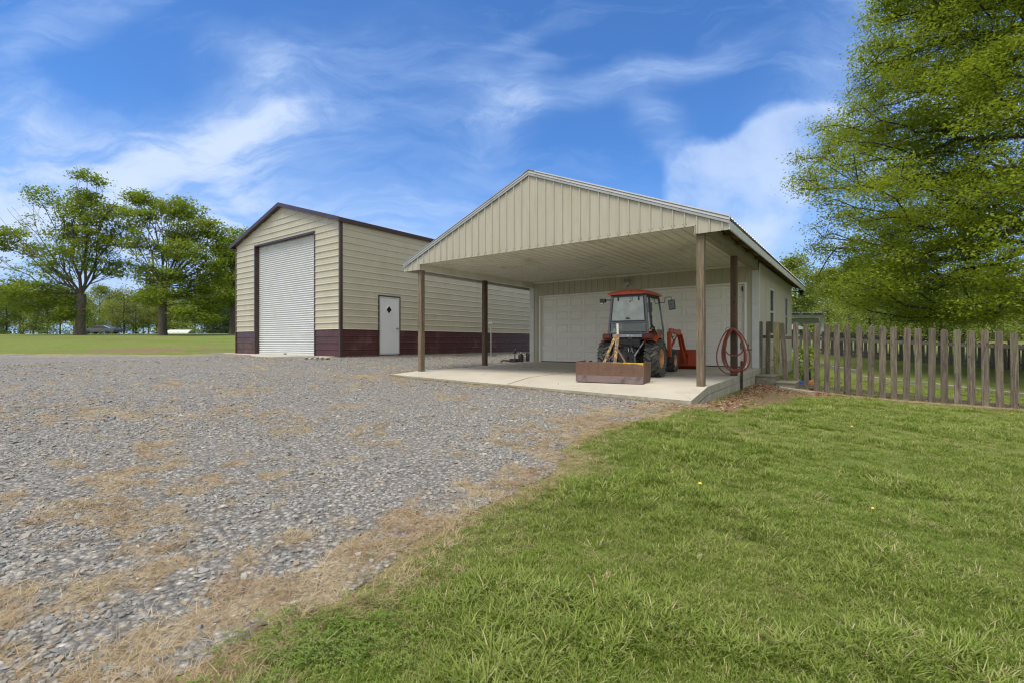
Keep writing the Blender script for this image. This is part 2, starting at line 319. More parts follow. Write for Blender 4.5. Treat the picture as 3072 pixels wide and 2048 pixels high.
class MB:
    def __init__(s): s.v = []; s.f = []; s.M = None
    def add(s, vs, fs):
        n = len(s.v)
        if s.M is not None: vs = [s.M @ Vector(p) for p in vs]
        s.v += [tuple(p) for p in vs]; s.f += [tuple(i + n for i in f) for f in fs]; return s
    def box(s, x0, x1, y0, y1, z0, z1):
        return s.add([(x, y, z) for z in (z0, z1) for y in (y0, y1) for x in (x0, x1)],
                     [(0, 2, 3, 1), (4, 5, 7, 6), (0, 1, 5, 4), (2, 6, 7, 3), (0, 4, 6, 2), (1, 3, 7, 5)])
    def cbox(s, c, size, rot=(0, 0, 0)):
        m = Matrix.Translation(c) @ Euler(rot).to_matrix().to_4x4(); h = [a / 2 for a in size]
        return s.add([m @ Vector((x, y, z)) for z in (-h[2], h[2]) for y in (-h[1], h[1]) for x in (-h[0], h[0])],
                     [(0, 2, 3, 1), (4, 5, 7, 6), (0, 1, 5, 4), (2, 6, 7, 3), (0, 4, 6, 2), (1, 3, 7, 5)])
    def bar(s, p0, p1, w, h=None, up=(0, 0, 1), w2=None, h2=None):
        p0 = Vector(p0); p1 = Vector(p1); h = h or w; w2 = w2 or w; h2 = h2 or h
        d = (p1 - p0).normalized(); u = Vector(up)
        if abs(d.dot(u)) > .98: u = Vector((0, 1, 0))
        a = d.cross(u).normalized(); b = a.cross(d).normalized()
        vs = []
        for p, ww, hh in ((p0, w, h), (p1, w2, h2)):
            for sx, sy in ((-1, -1), (1, -1), (1, 1), (-1, 1)): vs.append(p + a * sx * ww / 2 + b * sy * hh / 2)
        return s.add(vs, [(3, 2, 1, 0), (4, 5, 6, 7), (0, 1, 5, 4), (1, 2, 6, 5), (2, 3, 7, 6), (3, 0, 4, 7)])
    def tube(s, pts, r, n=8, r2=None, closed=False, cap=True):
        pts = [Vector(p) for p in pts]; m = len(pts); r2 = r if r2 is None else r2; vs = []; fs = []
        up = Vector((0, 0, 1)); a = None
        for i, p in enumerate(pts):
            if closed: d = pts[(i + 1) % m] - pts[i - 1]
            else: d = pts[min(i + 1, m - 1)] - pts[max(i - 1, 0)]
            if d.length < 1e-9: d = Vector((0, 0, 1))
            d.normalize()
            if a is None:
                a = d.cross(up if abs(d.z) < .95 else Vector((1, 0, 0))).normalized()
            else:
                a = (a - d * a.dot(d)); a = a.normalized() if a.length > 1e-6 else d.cross(Vector((1, 0, 0))).normalized()
            b = d.cross(a); rr = (r[i] if hasattr(r, '__len__') else r + (r2 - r) * i / max(m - 1, 1))
            for k in range(n):
                t = 2 * PI * k / n; vs.append(p + a * math.cos(t) * rr + b * math.sin(t) * rr)
        for i in range(m if closed else m - 1):
            j = (i + 1) % m
            for k in range(n):
                l = (k + 1) % n; fs.append((i * n + k, j * n + k, j * n + l, i * n + l))
        if cap and not closed: fs.append(tuple(range(n))); fs.append(tuple((m - 1) * n + k for k in reversed(range(n))))
        return s.add(vs, fs)
    def cyl(s, p0, p1, r, n=16, r2=None): return s.tube([p0, p1], r, n, r2)
    def prism(s, poly, fn, a, b):
        """poly: 2D points; fn(p,q,t)->xyz; extruded from t=a to t=b"""
        n = len(poly); vs = [fn(p, q, a) for p, q in poly] + [fn(p, q, b) for p, q in poly]
        fs = [tuple(range(n)), tuple(n + i for i in reversed(range(n)))] + [(i, n + i, n + (i + 1) % n, (i + 1) % n) for i in range(n)]
        return s.add(vs, fs)
    def lathe(s, prof, n=32, axis='x', c=(0, 0, 0)):
        """prof: list (a, r) ; revolve round the axis"""
        vs = []; fs = []; m = len(prof)
        for k in range(n):
            t = 2 * PI * k / n
            for a, r in prof:
                if axis == 'x': vs.append((c[0] + a, c[1] + r * math.cos(t), c[2] + r * math.sin(t)))
                elif axis == 'z': vs.append((c[0] + r * math.cos(t), c[1] + r * math.sin(t), c[2] + a))
                else: vs.append((c[0] + r * math.cos(t), c[1] + a, c[2] + r * math.sin(t)))
        for k in range(n):
            l = (k + 1) % n
            for i in range(m - 1): fs.append((k * m + i, l * m + i, l * m + i + 1, k * m + i + 1))
        return s.add(vs, fs)
    def ico(s, c, size, sub=2, seed=0, jit=.0):
        bm = bmesh.new(); bmesh.ops.create_icosphere(bm, subdivisions=sub, radius=1); r_ = random.Random(seed)
        vs = [(c[0] + v.co.x * size[0] * (1 + r_.uniform(-jit, jit)), c[1] + v.co.y * size[1] * (1 + r_.uniform(-jit, jit)), c[2] + v.co.z * size[2] * (1 + r_.uniform(-jit, jit))) for v in bm.verts]
        fs = [tuple(v.index for v in f.verts) for f in bm.faces]; bm.free(); return s.add(vs, fs)
    def build(s, name, mat, parent=None, smooth=False, bevel=0, seg=2, fix=True):
        me = bpy.data.meshes.new(name); me.from_pydata(s.v, [], s.f); me.materials.append(MATS[mat])
        if fix:
            bm = bmesh.new(); bm.from_mesh(me); bmesh.ops.recalc_face_normals(bm, faces=bm.faces); bm.to_mesh(me); bm.free()
        o = bpy.data.objects.new(name, me); col.objects.link(o); o.parent = parent
        if smooth:
            me.polygons.foreach_set('use_smooth', [True] * len(me.polygons)); me.update()
            bm = bmesh.new(); bm.from_mesh(me)
            for e in bm.edges:
                if len(e.link_faces) == 2 and e.calc_face_angle(0) > R(38): e.smooth = False
            bm.to_mesh(me); bm.free()
        if bevel:
            b = o.modifiers.new('bevel', 'BEVEL'); b.width = bevel; b.segments = seg; b.limit_method = 'ANGLE'; b.angle_limit = R(40)
            b.harden_normals = False
        return o

# ------------------------------------------------------------------ terrain
CT = np.array([(0, 0, -.60), (0, 3, -.57), (-4, 1, -.55), (4, 1, -.62), (0, -8, -.6), (3.04, 8.25, -.335), (3.75, 9.2, -.375), (5.4, 11.3, -.385), (7.3, 13.2, -.44),
    (8.06, 13.07, -.58), (11.04, 10.87, -.75), (14, 8, -.85), (8, 5, -.66), (-3.4, 13.1, -.19), (-.1, 10.6, -.255), (.2, 18.4, -.05), (-2, 15, -.07), (1.4, 9.5, -.30),
    (-5.9, 16, .215), (-12.1, 20.7, .235), (-3, 20, .17), (1, 25.4, .2), (-7, 14.9, .14), (-9.5, 16.6, .15), (-22.5, 21, .2), (-10, 10, -.15), (-6, 7, -.35), (-20, 8, -.1), (-45, 50, 1.45), (-37, 50, 1.42),
    (-25, 85, 2.15), (-60, 85, 2.1), (-90, 85, 2.1), (-20, 50, 1.4), (11.6, 20, -.35), (17, 25.6, .09), (23, 21.5, -.55), (22, 32, .3), (30, 50, 1.0), (50, 50, .9), (40, 20, -.6),
    (60, 90, 1.6), (0, 60, 1.3), (0, 120, 2.3), (-100, 120, 2.4), (100, 120, 2.2), (150, -100, -.6), (-150, -100, -.6), (0, -150, -.8), (200, 150, 2.4), (-200, 150, 2.5), (0, 300, 3),
    (-40, 0, -.3), (40, 0, -.9), (-60, 20, .1), (5, 20, -.03), (400, 300, 3), (-400, 300, 3)], dtype=float)
def _k(d): return np.where(d > 1e-9, d * d * np.log(d + 1e-12), 0)
def _tps():
    P = CT[:, :2] / 10; n = len(P); K = _k(np.linalg.norm(P[:, None] - P[None], axis=2)) + np.eye(n) * 1e-4
    A = np.zeros((n + 3, n + 3)); A[:n, :n] = K; A[:n, n] = 1; A[:n, n + 1:] = P; A[n, :n] = 1; A[n + 1:, :n] = P.T
    b = np.zeros(n + 3); b[:n] = CT[:, 2]; return P, np.linalg.solve(A, b)
TP, TW = _tps()
def vnoise(x, y, seed=0):
    xi = np.floor(x).astype(np.int64); yi = np.floor(y).astype(np.int64); fx = x - xi; fy = y - yi
    fx = fx * fx * (3 - 2 * fx); fy = fy * fy * (3 - 2 * fy)
    def h(a, b):
        n = (a * 374761393 + b * 668265263 + seed * 144269504) & 0x7fffffff
        n = ((n ^ (n >> 13)) * 1274126177) & 0x7fffffff
        return ((n ^ (n >> 16)) & 0xffff) / 65535.0
    return (h(xi, yi) * (1 - fx) + h(xi + 1, yi) * fx) * (1 - fy) + (h(xi, yi + 1) * (1 - fx) + h(xi + 1, yi + 1) * fx) * fy
def fbm(x, y, seed=0, oct=4):
    t = 0; a = .5
    for o in range(oct): t = t + a * vnoise(x * 2 ** o + 17.3 * o, y * 2 ** o - 9.1 * o, seed + o); a *= .5
    return t / (1 - .5 ** oct)
def hgt(x, y):
    x = np.asarray(x, float); y = np.asarray(y, float); sh = x.shape; q = np.stack([x.ravel(), y.ravel()], 1) / 10
    out = np.zeros(len(q))
    for i in range(0, len(q), 50000):
        c = q[i:i + 50000]; d = np.linalg.norm(c[:, None] - TP[None], axis=2)
        out[i:i + 50000] = _k(d) @ TW[:-3] + TW[-3] + c @ TW[-2:]
    x_, y_ = x.ravel(), y.ravel(); dist = np.hypot(x_, y_)
    out += (fbm(x_ * .9, y_ * .9, 5, 3) - .5) * .035 * np.clip(1 - dist / 25, 0, 1)
    return out.reshape(sh)
def H(x, y): return float(hgt(np.array([x]), np.array([y]))[0])
def px2w(px, py):
    kx = (px - CXP) / F_PX; kz = -(py - HOR) / F_PX; Z = 5.0
    lo, hi = .3, 120.
    for _ in range(50):
        m = (lo + hi) / 2
        if CAMZ + kz * m > H(kx * m, m): lo = m
        else: hi = m
    return (kx * lo, lo)
TH = .637; c_, s_ = math.cos(TH), math.sin(TH)
GX, GY = -2.7308, 13.8494
def g2w(u, v): return (GX + u * c_ + v * s_, GY - u * s_ + v * c_)
SX, SY = -5.8174, 16.1903
def s2w(u, v): return (SX + u * c_ + v * s_, SY - u * s_ + v * c_)

poly = [px2w(*p) for p in [(390, 2047), (555, 1985), (783, 1868), (980, 1783), (1143, 1672), (1240, 1600), (1400, 1530), (1536, 1469), (1632, 1400), (1672, 1345), (1737, 1290), (1855, 1258), (1960, 1235), (2040, 1218)]]
poly += [g2w(7.6, -.4), g2w(5, 3), g2w(1.2, 3.2), g2w(.3, 5.2), g2w(.2, 15), s2w(-.3, 16), s2w(-.3, .3), s2w(-9.0, .3), s2w(-9.3, -.6)]
poly += [px2w(560, 1066), px2w(300, 1063), px2w(0, 1062), (-45, 22), (-60, 5), (-40, -12), (-3.5, -8), (-1.9, -1), (-1.35, .8)]
POLY = np.array(poly)
def sdf(x, y):
    """signed distance to the gravel lot outline, negative inside"""
    x = np.asarray(x, float).ravel(); y = np.asarray(y, float).ravel(); d = np.full(len(x), 1e9); ins = np.zeros(len(x), bool)
    n = len(POLY)
    for i in range(n):
        ax, ay = POLY[i]; bx, by = POLY[(i + 1) % n]; ex, ey = bx - ax, by - ay
        t = np.clip(((x - ax) * ex + (y - ay) * ey) / (ex * ex + ey * ey + 1e-12), 0, 1)
        d = np.minimum(d, np.hypot(x - ax - t * ex, y - ay - t * ey))
        c = ((ay > y) != (by > y)) & (x < (bx - ax) * (y - ay) / (by - ay + 1e-12) + ax); ins ^= c
    return np.where(ins, -d, d)
def edge_d(x, y):
    x = np.asarray(x, float).ravel(); y = np.asarray(y, float).ravel()
    return sdf(x, y) + (fbm(x * 2.2, y * 2.2, 11, 4) - .5) * .45 * np.clip(np.hypot(x, y) / 5, .6, 1.3)
def blob(x, y, cx, cy, rx, ry, rot=0):
    dx, dy = x - cx, y - cy; c, s = math.cos(rot), math.sin(rot); a = (dx * c + dy * s) / rx; b = (-dx * s + dy * c) / ry
    return np.exp(-(a * a + b * b))
def straw_mask(x, y, e=None):
    x = np.asarray(x, float).ravel(); y = np.asarray(y, float).ravel(); e = edge_d(x, y) if e is None else e
    n = fbm(x * 1.1 + 5, y * 1.1, 21, 4); n2 = fbm(x * 5, y * 5, 31, 3)
    b = .42 * np.exp(-((e + .15) / (.20 + .03 * np.clip(y, 0, 8))) ** 2)                       # strip along the lawn
    b += .19 * np.clip(1 - y / 5.2, 0, 1) * (x < 3)                 # weedy near corner
    for (px, py, rx, ry, wt) in [(1330, 1120, 1.5, .42, .50), (1120, 1132, 1.5, .5, .35), (980, 1150, 1.6, .7, .12), (120, 1240, 2.2, .8, .30), (1720, 1250, 1.1, .8, .25), (1600, 1300, .8, .5, .25), (200, 1068, 9, .7, .45), (1540, 1095, .8, .25, .45),
                             (1480, 1340, .9, .5, .20), (420, 1380, .5, .35, .2), (180, 1400, .6, .3, .2), (300, 1560, .5, .2, .25), (520, 1660, .4, .2, .2), (150, 1770, .4, .25, .2), (860, 1640, .35, .16, .3), (420, 1800, .4, .12, .2), (700, 1830, .2, .1, .1)]:
        wx, wy = px2w(px, py); b = b + wt * blob(x, y, wx, wy, rx, ry, -TH if 1100 < px < 1500 and py < 1130 else 0)
    v = b + (n - .5) * .8 + (n2 - .5) * 1.2
    return np.clip((v - .13) / .22, 0, 1) * (e < .35)

def polar_grid(rs, ths, cx=0., cy=0.):
    r, t = np.meshgrid(rs, ths, indexing='ij'); return cx + r * np.sin(t), cy + r * np.cos(t)
rs = np.concatenate([[0.001, .4, .8], np.geomspace(1.1, 30, 330), np.geomspace(30.6, 900, 70)])
ths = np.concatenate([np.linspace(-1.0, 1.0, 400), np.linspace(1.03, 2 * PI - 1.03, 70)]); NTc = len(ths)
gx, gy = polar_grid(rs, ths); gz = hgt(gx, gy)
Vg = np.stack([gx.ravel(), gy.ravel(), gz.ravel()], 1)
ii, jj = np.meshgrid(np.arange(len(rs) - 1), np.arange(NTc), indexing='ij'); j2 = (jj + 1) % NTc
Fg = np.stack([ii * NTc + jj, ii * NTc + j2, (ii + 1) * NTc + j2, (ii + 1) * NTc + jj], 2).reshape(-1, 4)
E_ = edge_d(gx, gy); S_ = straw_mask(gx, gy, E_)
# bare / leaf-litter soil by the slab side and in front of the fence
def soil_mask(x, y):
    x = np.asarray(x, float).ravel(); y = np.asarray(y, float).ravel(); m = 0
    for (u, v, ru, rv, wt) in [(8.6, 1.6, .55, 2.6, .9), (8.9, 4.4, .9, 1.1, 1.0), (8.3, -.6, .5, .7, .7), (9.7, 5.55, 1.3, .35, .6), (12.5, 5.6, 4.5, .22, .75), (15, 5.6, 3, .25, .6)]:
        w_ = g2w(u, v); m = m + wt * blob(x, y, w_[0], w_[1], ru, rv, -TH)
    for (px, py, rx, ry, wt) in [(600, 1044, 5.5, 2.2, .46), (420, 1050, 4, 1.2, .36), (250, 1052, 5, 1.2, .36)]:
        w_ = px2w(px, py); m = m + wt * blob(x, y, w_[0], w_[1], rx, ry, -.3)
    return np.clip((m + (fbm(x * 2.3, y * 2.3, 41, 4) - .5) * .7 - .28) / .25, 0, 1)
SO = soil_mask(gx, gy)
def add_attr(o, name, vals):
    a = o.data.attributes.new(name, 'FLOAT', 'POINT'); a.data.foreach_set('value', np.asarray(vals, dtype=np.float32).ravel())

def ground_material(name, gravel):
    m, t = new_mat(name)
    geo = t.node('ShaderNodeNewGeometry'); P = geo.outputs['Position']
    def at(n): a = t.node('ShaderNodeAttribute'); a.attribute_name = n; return a.outputs['Fac']
    straw, soil = at('straw'), at('soil')
    if gravel:
        v1 = t.node('ShaderNodeTexVoronoi'); t.put(v1.inputs['Vector'], P); v1.inputs['Scale'].default_value = 26; v1.inputs['Randomness'].default_value = 1
        s1 = t.node('ShaderNodeSeparateColor'); t.put(s1.inputs[0], v1.outputs['Color'])
        c = t.ramp(s1.outputs[0], [(0, (.09, .089, .087)), (.3, (.19, .188, .183)), (.55, (.28, .278, .268)), (.75, (.38, .375, .355)), (.9, (.29, .235, .17)), (1, (.54, .53, .50))])
        dk = t.rng(v1.outputs['Distance'], .25, .62, 0, .75); c = t.mix(dk, c, (.045, .04, .035))
        big = t.noise(P, .5, 5, .6); c = t.mix(t.rng(big, .4, .65, 0, .35), c, (.17, .16, .15))
        fn = t.noise(P, 70, 4, .7); c = t.mix(t.rng(fn, .4, .7, 0, .35), c, (.33, .32, .30))
        n2 = t.noise(P, 9, 6, .7); st = t.rng(t.math('ADD', straw, t.math('MULTIPLY', t.math('SUBTRACT', n2, .5), 1.9)), .30, .95, 0, .80)
        sc2 = t.mix(t.rng(t.noise(P, 45, 5, .7), .35, .65), (.21, .165, .10), (.37, .305, .20))
        sc2 = t.mix(t.rng(t.noise(P, 2.2, 4, .6), .5, .66, 0, .7), sc2, (.20, .125, .075))
        c = t.mix(st, c, sc2); t.b.inputs['Roughness'].default_value = .9
        hgt_ = t.math('MULTIPLY', t.math('SUBTRACT', 1, v1.outputs['Distance']), 1.)
        bump(t, hgt_, .9, .03)
    else:
        big = t.noise(P, .35, 4, .6); mid = t.noise(P, 2.6, 6, .65); fine = t.noise(P, 42, 6, .75)
        c = t.mix(t.rng(mid, .38, .64), (.12, .19, .03), (.19, .25, .05))
        c = t.mix(t.rng(big, .40, .62, 0, .7), c, (.215, .22, .07)); c = t.mix(t.rng(t.noise(t.mapping(P, scale=(.3, 1, 1)), .16, 5, .6), .48, .62, 0, .6), c, (.10, .15, .03))
        c = t.mix(t.rng(t.noise(P, 1.3, 6, .7), .53, .66, 0, .7), c, (.27, .22, .11)); c = t.mix(t.rng(t.noise(t.mapping(P, scale=(.25, 1, 1)), .55, 6, .7), .50, .64, 0, .5), c, (.21, .20, .07))
        c = t.mix(t.rng(fine, .42, .66, 0, .75), c, (.06, .085, .02))
        c = t.mix(t.rng(t.noise(P, 90, 3, .7), .55, .75, 0, .5), c, (.34, .36, .14))
        n2 = t.noise(P, 11, 6, .7); st = t.rng(t.math('ADD', straw, t.math('MULTIPLY', t.math('SUBTRACT', n2, .5), .9)), .25, .75, 0, .9)
        sc2 = t.mix(t.rng(t.noise(P, 45, 5, .7), .35, .65), (.26, .19, .10), (.40, .32, .19)); c = t.mix(st, c, sc2)
        so_ = t.mix(t.rng(t.noise(P, 30, 6, .7), .38, .62), (.14, .085, .055), (.27, .19, .13)); c = t.mix(t.rng(t.math('ADD', soil, t.math('MULTIPLY', t.math('SUBTRACT', n2, .5), .8)), .3, .7, 0, .92), c, so_)
        t.b.inputs['Roughness'].default_value = .95; t.b.inputs['Specular IOR Level'].default_value = .1
        bump(t, t.math('ADD', fine, mid), .8, .04)
    t.put(t.b.inputs['Base Color'], c)
ground_material('lawn_ground', False); ground_material('gravel_ground', True)
go = np_mesh('ground', Vg, Fg, 'lawn_ground', smooth=True); tag(go, 'green lawn spreading from the foreground past the fence to the far trees', None, None, 'structure')
def fence_strip(x, y):
    dx, dy = np.ravel(x) - GX, np.ravel(y) - GY; u = dx * c_ - dy * s_; v = dx * s_ + dy * c_
    return np.exp(-((v - 5.52 + .05 * np.sin(u * 2)) / .20) ** 2) * np.clip((u - 8.9) / .6, 0, 1) * (.65 + .5 * fbm(u * 1.5, v * 3, 91, 3))
def edge_band(e): return .55 * np.exp(-((e - .10) / .24) ** 2)
add_attr(go, 'straw', np.clip(np.maximum(np.maximum(S_ * 1.2, fence_strip(gx, gy)), edge_band(E_)), 0, 1)); add_attr(go, 'soil', SO)
# gravel lot: its own sheet 6 mm above
Ev = E_[Fg].max(1); gm = (Ev < .12) & (np.hypot(Vg[Fg[:, 0], 0], Vg[Fg[:, 0], 1]) < 70)
used, inv = np.unique(Fg[gm], return_inverse=True)
Vl = Vg[used].copy(); Vl[:, 2] += .006
gl = np_mesh('gravel_lot', Vl, inv.reshape(-1, 4), 'gravel_ground', smooth=True); tag(gl, 'grey gravel yard with patches of dead tan grass in front of both buildings', None, None, 'structure')
add_attr(gl, 'straw', S_[used]); add_attr(gl, 'soil', SO[used])
# the ground under the slabs and gravel is covered by them; far road for the car
rd = MB()
for k in range(40):
    x0, x1 = -110 + k * 4, -106 + k * 4
    rd.add([(x0, 83.5, H(x0, 83.5) + .03), (x1, 83.5, H(x1, 83.5) + .03), (x1, 88, H(x1, 88) + .03), (x0, 88, H(x0, 88) + .03)], [(0, 1, 2, 3)])
simple('asphalt', (.06, .06, .058), rough=.9, scale=3)
tag(rd.build('road', 'asphalt'), 'thin grey country road behind the far lawn', None, None, 'structure')

# ------------------------------------------------------------------ ribbed sheet metal
RIB = .2286
def rib_profile(a, b, pitch=RIB, phase=0., h=.024, wb=.050, wt=.020, minor=True):
    """list of (s, offset) between a and b"""
    pts = {}
    k0 = int(math.floor((a - phase) / pitch)) - 1; k1 = int(math.ceil((b - phase) / pitch)) + 1; raw = []
    for k in range(k0, k1 + 1):
        s = phase + k * pitch
        raw += [(s - wb / 2, 0), (s - wt / 2, h), (s + wt / 2, h), (s + wb / 2, 0)]
        if minor:
            for q in (1 / 3, 2 / 3):
                m_ = s + pitch * q; raw += [(m_ - .013, 0), (m_ - .006, .003), (m_ + .006, .003), (m_ + .013, 0)]
    raw.sort(); S = [r[0] for r in raw]; O = [r[1] for r in raw]
    out = [(a, float(np.interp(a, S, O)))] + [r for r in raw if a + 1e-4 < r[0] < b - 1e-4] + [(b, float(np.interp(b, S, O)))]
    return out
def sheet(mb, prof, lo, hi, fn):
    n0 = len(mb.v); vs = []; fs = []
    for s, o in prof:
        l = lo(s) if callable(lo) else lo; h_ = hi(s) if callable(hi) else hi
        vs += [fn(s, l, o), fn(s, h_, o)]
    for i in range(len(prof) - 1):
        if abs(vs[2 * i][0] - vs[2 * i + 1][0]) + abs(vs[2 * i][1] - vs[2 * i + 1][1]) + abs(vs[2 * i][2] - vs[2 * i + 1][2]) < 1e-5 and abs(vs[2 * i + 2][0] - vs[2 * i + 3][0]) + abs(vs[2 * i + 2][1] - vs[2 * i + 3][1]) + abs(vs[2 * i + 2][2] - vs[2 * i + 3][2]) < 1e-5: continue
        fs.append((2 * i, 2 * i + 2, 2 * i + 3, 2 * i + 1))
    mb.add(vs, fs); return mb

# ================================================================== METAL SHED (tall, cream over maroon)
shed = empty('metal_shed', (SX, SY, .264), -TH)
tag(shed, 'tall cream and maroon metal shed with a white roll-up door', 'shed')
W, L, EH, PT = 7.709, 15.0, 4.64, 5.76
slope = (PT - EH) / (W / 2)
def gz_(u): return EH + slope * (W / 2 - abs(u + W / 2))
dl, dr_, dh, wm = -5.965, -1.577, 4.394, .914
ph = wm  # ribs measured from the top of the wainscot
def fr_fn(u0, u1):
    def fn(s, t, o): return (t, -o, s)
    return fn
cream = MB()
F_ = lambda s, t, o: (t, -o, s)
sheet(cream, rib_profile(wm, dh, phase=ph), -W, dl, F_); sheet(cream, rib_profile(wm, dh, phase=ph), dr_, 0, F_)
lo_g = lambda s: -W if s <= EH else -W + (s - EH) / slope
hi_g = lambda s: 0 if s <= EH else -(s - EH) / slope
sheet(cream, rib_profile(dh, PT - .01, phase=ph), lo_g, hi_g, F_)
S_R = lambda s, t, o: (o, t, s)      # right side wall, u=0
d0, d1, ddh = 1.555, 2.577, 2.19     # man door
sheet(cream, rib_profile(wm, ddh, phase=ph), 0, d0, S_R); sheet(cream, rib_profile(wm, ddh, phase=ph), d1, L, S_R); sheet(cream, rib_profile(ddh, EH, phase=ph), 0, L, S_R)
S_L = lambda s, t, o: (-W - o, t, s); sheet(cream, rib_profile(wm, EH, phase=ph), 0, L, S_L)
B_ = lambda s, t, o: (t, L + o, s); sheet(cream, rib_profile(wm, EH, phase=ph), -W, 0, B_); sheet(cream, rib_profile(EH, PT - .01, phase=ph), lo_g, hi_g, B_)
cream.build('wall', 'cream_metal', shed)
mar = MB()
for a, b, fn in ((-W, dl, F_), (dr_, 0, F_), (0, d0, S_R), (d1, L, S_R), (0, L, S_L), (-W, 0, B_)): sheet(mar, rib_profile(.0, wm, phase=0, h=.02), a, b, fn)
mar.build('wainscot', 'maroon_metal', shed)
base = MB(); base.box(-W + .03, .018 - .03, .03, d0, -.45, .0).box(-W + .03, .03, d0, L, -.45, -.015); base.box(-W + .03, -.02, .005, .03, -.45, 0.0)
base.build('foundation', 'concrete_side', shed)
# roof: ribs run down the slope
rf = MB(); OV = .26; OF = .14
rl = lambda u: EH + slope * (W / 2 - abs(u + W / 2)) + .05
for side in (-1, 1):
    if side < 0: f1 = lambda s, t, o: (-W / 2 - t, s, rl(-W / 2) - slope * t + o)
    else: f1 = lambda s, t, o: (-W / 2 + t, s, rl(-W / 2) - slope * t + o)
    sheet(rf, rib_profile(-OF, L + OF, phase=0), 0, W / 2 + (OV if side < 0 else .12), f1)
rf.build('roof', 'roof_brown', shed)
rt = MB()
for side, ov in ((-1, OV), (1, .12)):
    pA = (-W / 2, rl(-W / 2)); pB = (-W / 2 + side * (W / 2 + ov), rl(-W / 2) - slope * (W / 2 + ov))
    for yy0, yy1 in ((-OF - .02, -OF + .0),):
        rt.prism([(pA[0], pA[1] + .03), (pB[0], pB[1] + .03), (pB[0], pB[1] - .12), (pA[0], pA[1] - .12)], lambda p, q, t: (p, t, q), yy0, yy1)
        rt.prism([(pA[0], pA[1] - .105), (pB[0], pB[1] - .105), (pB[0], pB[1] - .12), (pA[0], pA[1] - .12)], lambda p, q, t: (p, t, q), yy1, -.021)
    xe = pB[0]; rt.box(min(xe, xe + side * .012), max(xe, xe + side * .012), -OF - .02, L + OF, pB[1] - .12, pB[1] + .012)
    xw = 0 if side > 0 else -W
    rt.box(min(xe, xw + side * .022), max(xe, xw + side * .022), -OF, L + OF, pB[1] - .12, pB[1] - .105)
rt.build('roof_trim', 'brown_trim', shed, bevel=.004)
for (x, y) in ((0, 0), (-W, 0), (0, L), (-W, L)):
    ct = MB()
    sx = 1 if x == 0 else -1; sy = -1 if y == 0 else 1
    ct.box(min(x - sx * .07, x + sx * .024), max(x - sx * .07, x + sx * .024), min(y, y + sy * .026), max(y, y + sy * .026), .0, EH + .02)
    ct.box(min(x, x + sx * .026), max(x, x + sx * .026), min(y - sy * .07, y - sy * .0), max(y - sy * .07, y), .0, EH + .02)
    ct.build('corner_trim', 'brown_trim', shed)
# roll-up door
ru = empty('roll_up_door', (0, 0, 0), 0, shed)
dc = MB(); pr = []
s = 0.06
while s < dh:
    for q, o in ((0, 0), (.16, .003), (.34, .022), (.5, .029), (.66, .022), (.84, .003)): pr.append((s + q * .0815, o))
    s += .0815
pr = [p for p in pr if p[0] < dh]
sheet(dc, pr, dl + .02, dr_ - .02, lambda s, t, o: (t, .16 - o, s))
dc.box(dl + .02, dr_ - .02, .14, .175, .005, .075)
cur = dc.build('door_curtain', 'white_steel', ru, smooth=False)
MB().box(-3.95, -3.75, .125, .139, .02, .05).build('handle', 'black_metal', ru)
fr = MB(); fr.box(dl - .06, dl, -.024, .17, 0, dh + .06).box(dr_, dr_ + .045, -.024, .17, 0, dh + .06).box(dl, dr_, -.024, .17, dh, dh + .06)
fr.build('door_frame', 'brown_trim', shed)
bk = MB(); bk.box(dl, dr_, .30, .32, 0, dh).build('dark_backing', 'dark_void', shed)
# man door
md = empty('side_door', (0, 0, 0), 0, shed)
f = MB(); f.box(-.02, .028, d0, d0 + .045, -.02, ddh).box(-.02, .028, d1 - .045, d1, -.02, ddh).box(-.02, .028, d0 + .045, d1 - .045, ddh - .045, ddh)
f.build('outer_trim', 'brown_trim', md)
f = MB(); f.box(-.03, .02, d0 + .045, d0 + .085, .06, ddh - .045).box(-.03, .02, d1 - .085, d1 - .045, .06, ddh - .045).box(-.03, .02, d0 + .085, d1 - .085, ddh - .085, ddh - .045).box(-.03, .022, d0 + .045, d1 - .045, .03, .075)
f.build('frame', 'trim_white', md, bevel=.003)
yc, zc, hw, hh = (d0 + d1) / 2 - .015, 1.67, .14, .165
lf = MB(); a0, a1, b0, b1 = d0 + .088, d1 - .088, .08, ddh - .088
dm = [(yc - hw, zc), (yc, zc - hh), (yc + hw, zc), (yc, zc + hh)]; crn = [(a0, b0), (a1, b0), (a1, b1), (a0, b1)]
X_ = .004
vs = [(X_, *p) for p in crn] + [(X_, *p) for p in dm]
lf.add(vs, [(0, 1, 5), (1, 6, 5), (1, 2, 6), (2, 7, 6), (2, 3, 7), (3, 4, 7), (3, 0, 4), (0, 5, 4)]); lf.add([(-.04, p[0], p[1]) for p in crn], [(0, 1, 2, 3)])
lf.build('door_leaf', 'door_white', md, fix=False)
wf = MB()
for i in range(4):
    p, q = dm[i], dm[(i + 1) % 4]; wf.bar((.008, *p), (.008, *q), .03, .018, up=(1, 0, 0))
wf.build('window_frame', 'door_white', md, bevel=.003)
MB().add([(-.006, *p) for p in dm], [(0, 1, 2, 3)]).build('window_pane', 'house_glass', md, fix=False)
kb = MB(); kb.cyl((.004, d1 - .15, .98), (.05, d1 - .15, .98), .014, 10).ico((.06, d1 - .15, .98), (.028, .028, .028), 2).cyl((.004, d1 - .15, .98), (.012, d1 - .15, .98), .033, 16)
kb.build('door_knob', 'steel_grey', md, smooth=True)

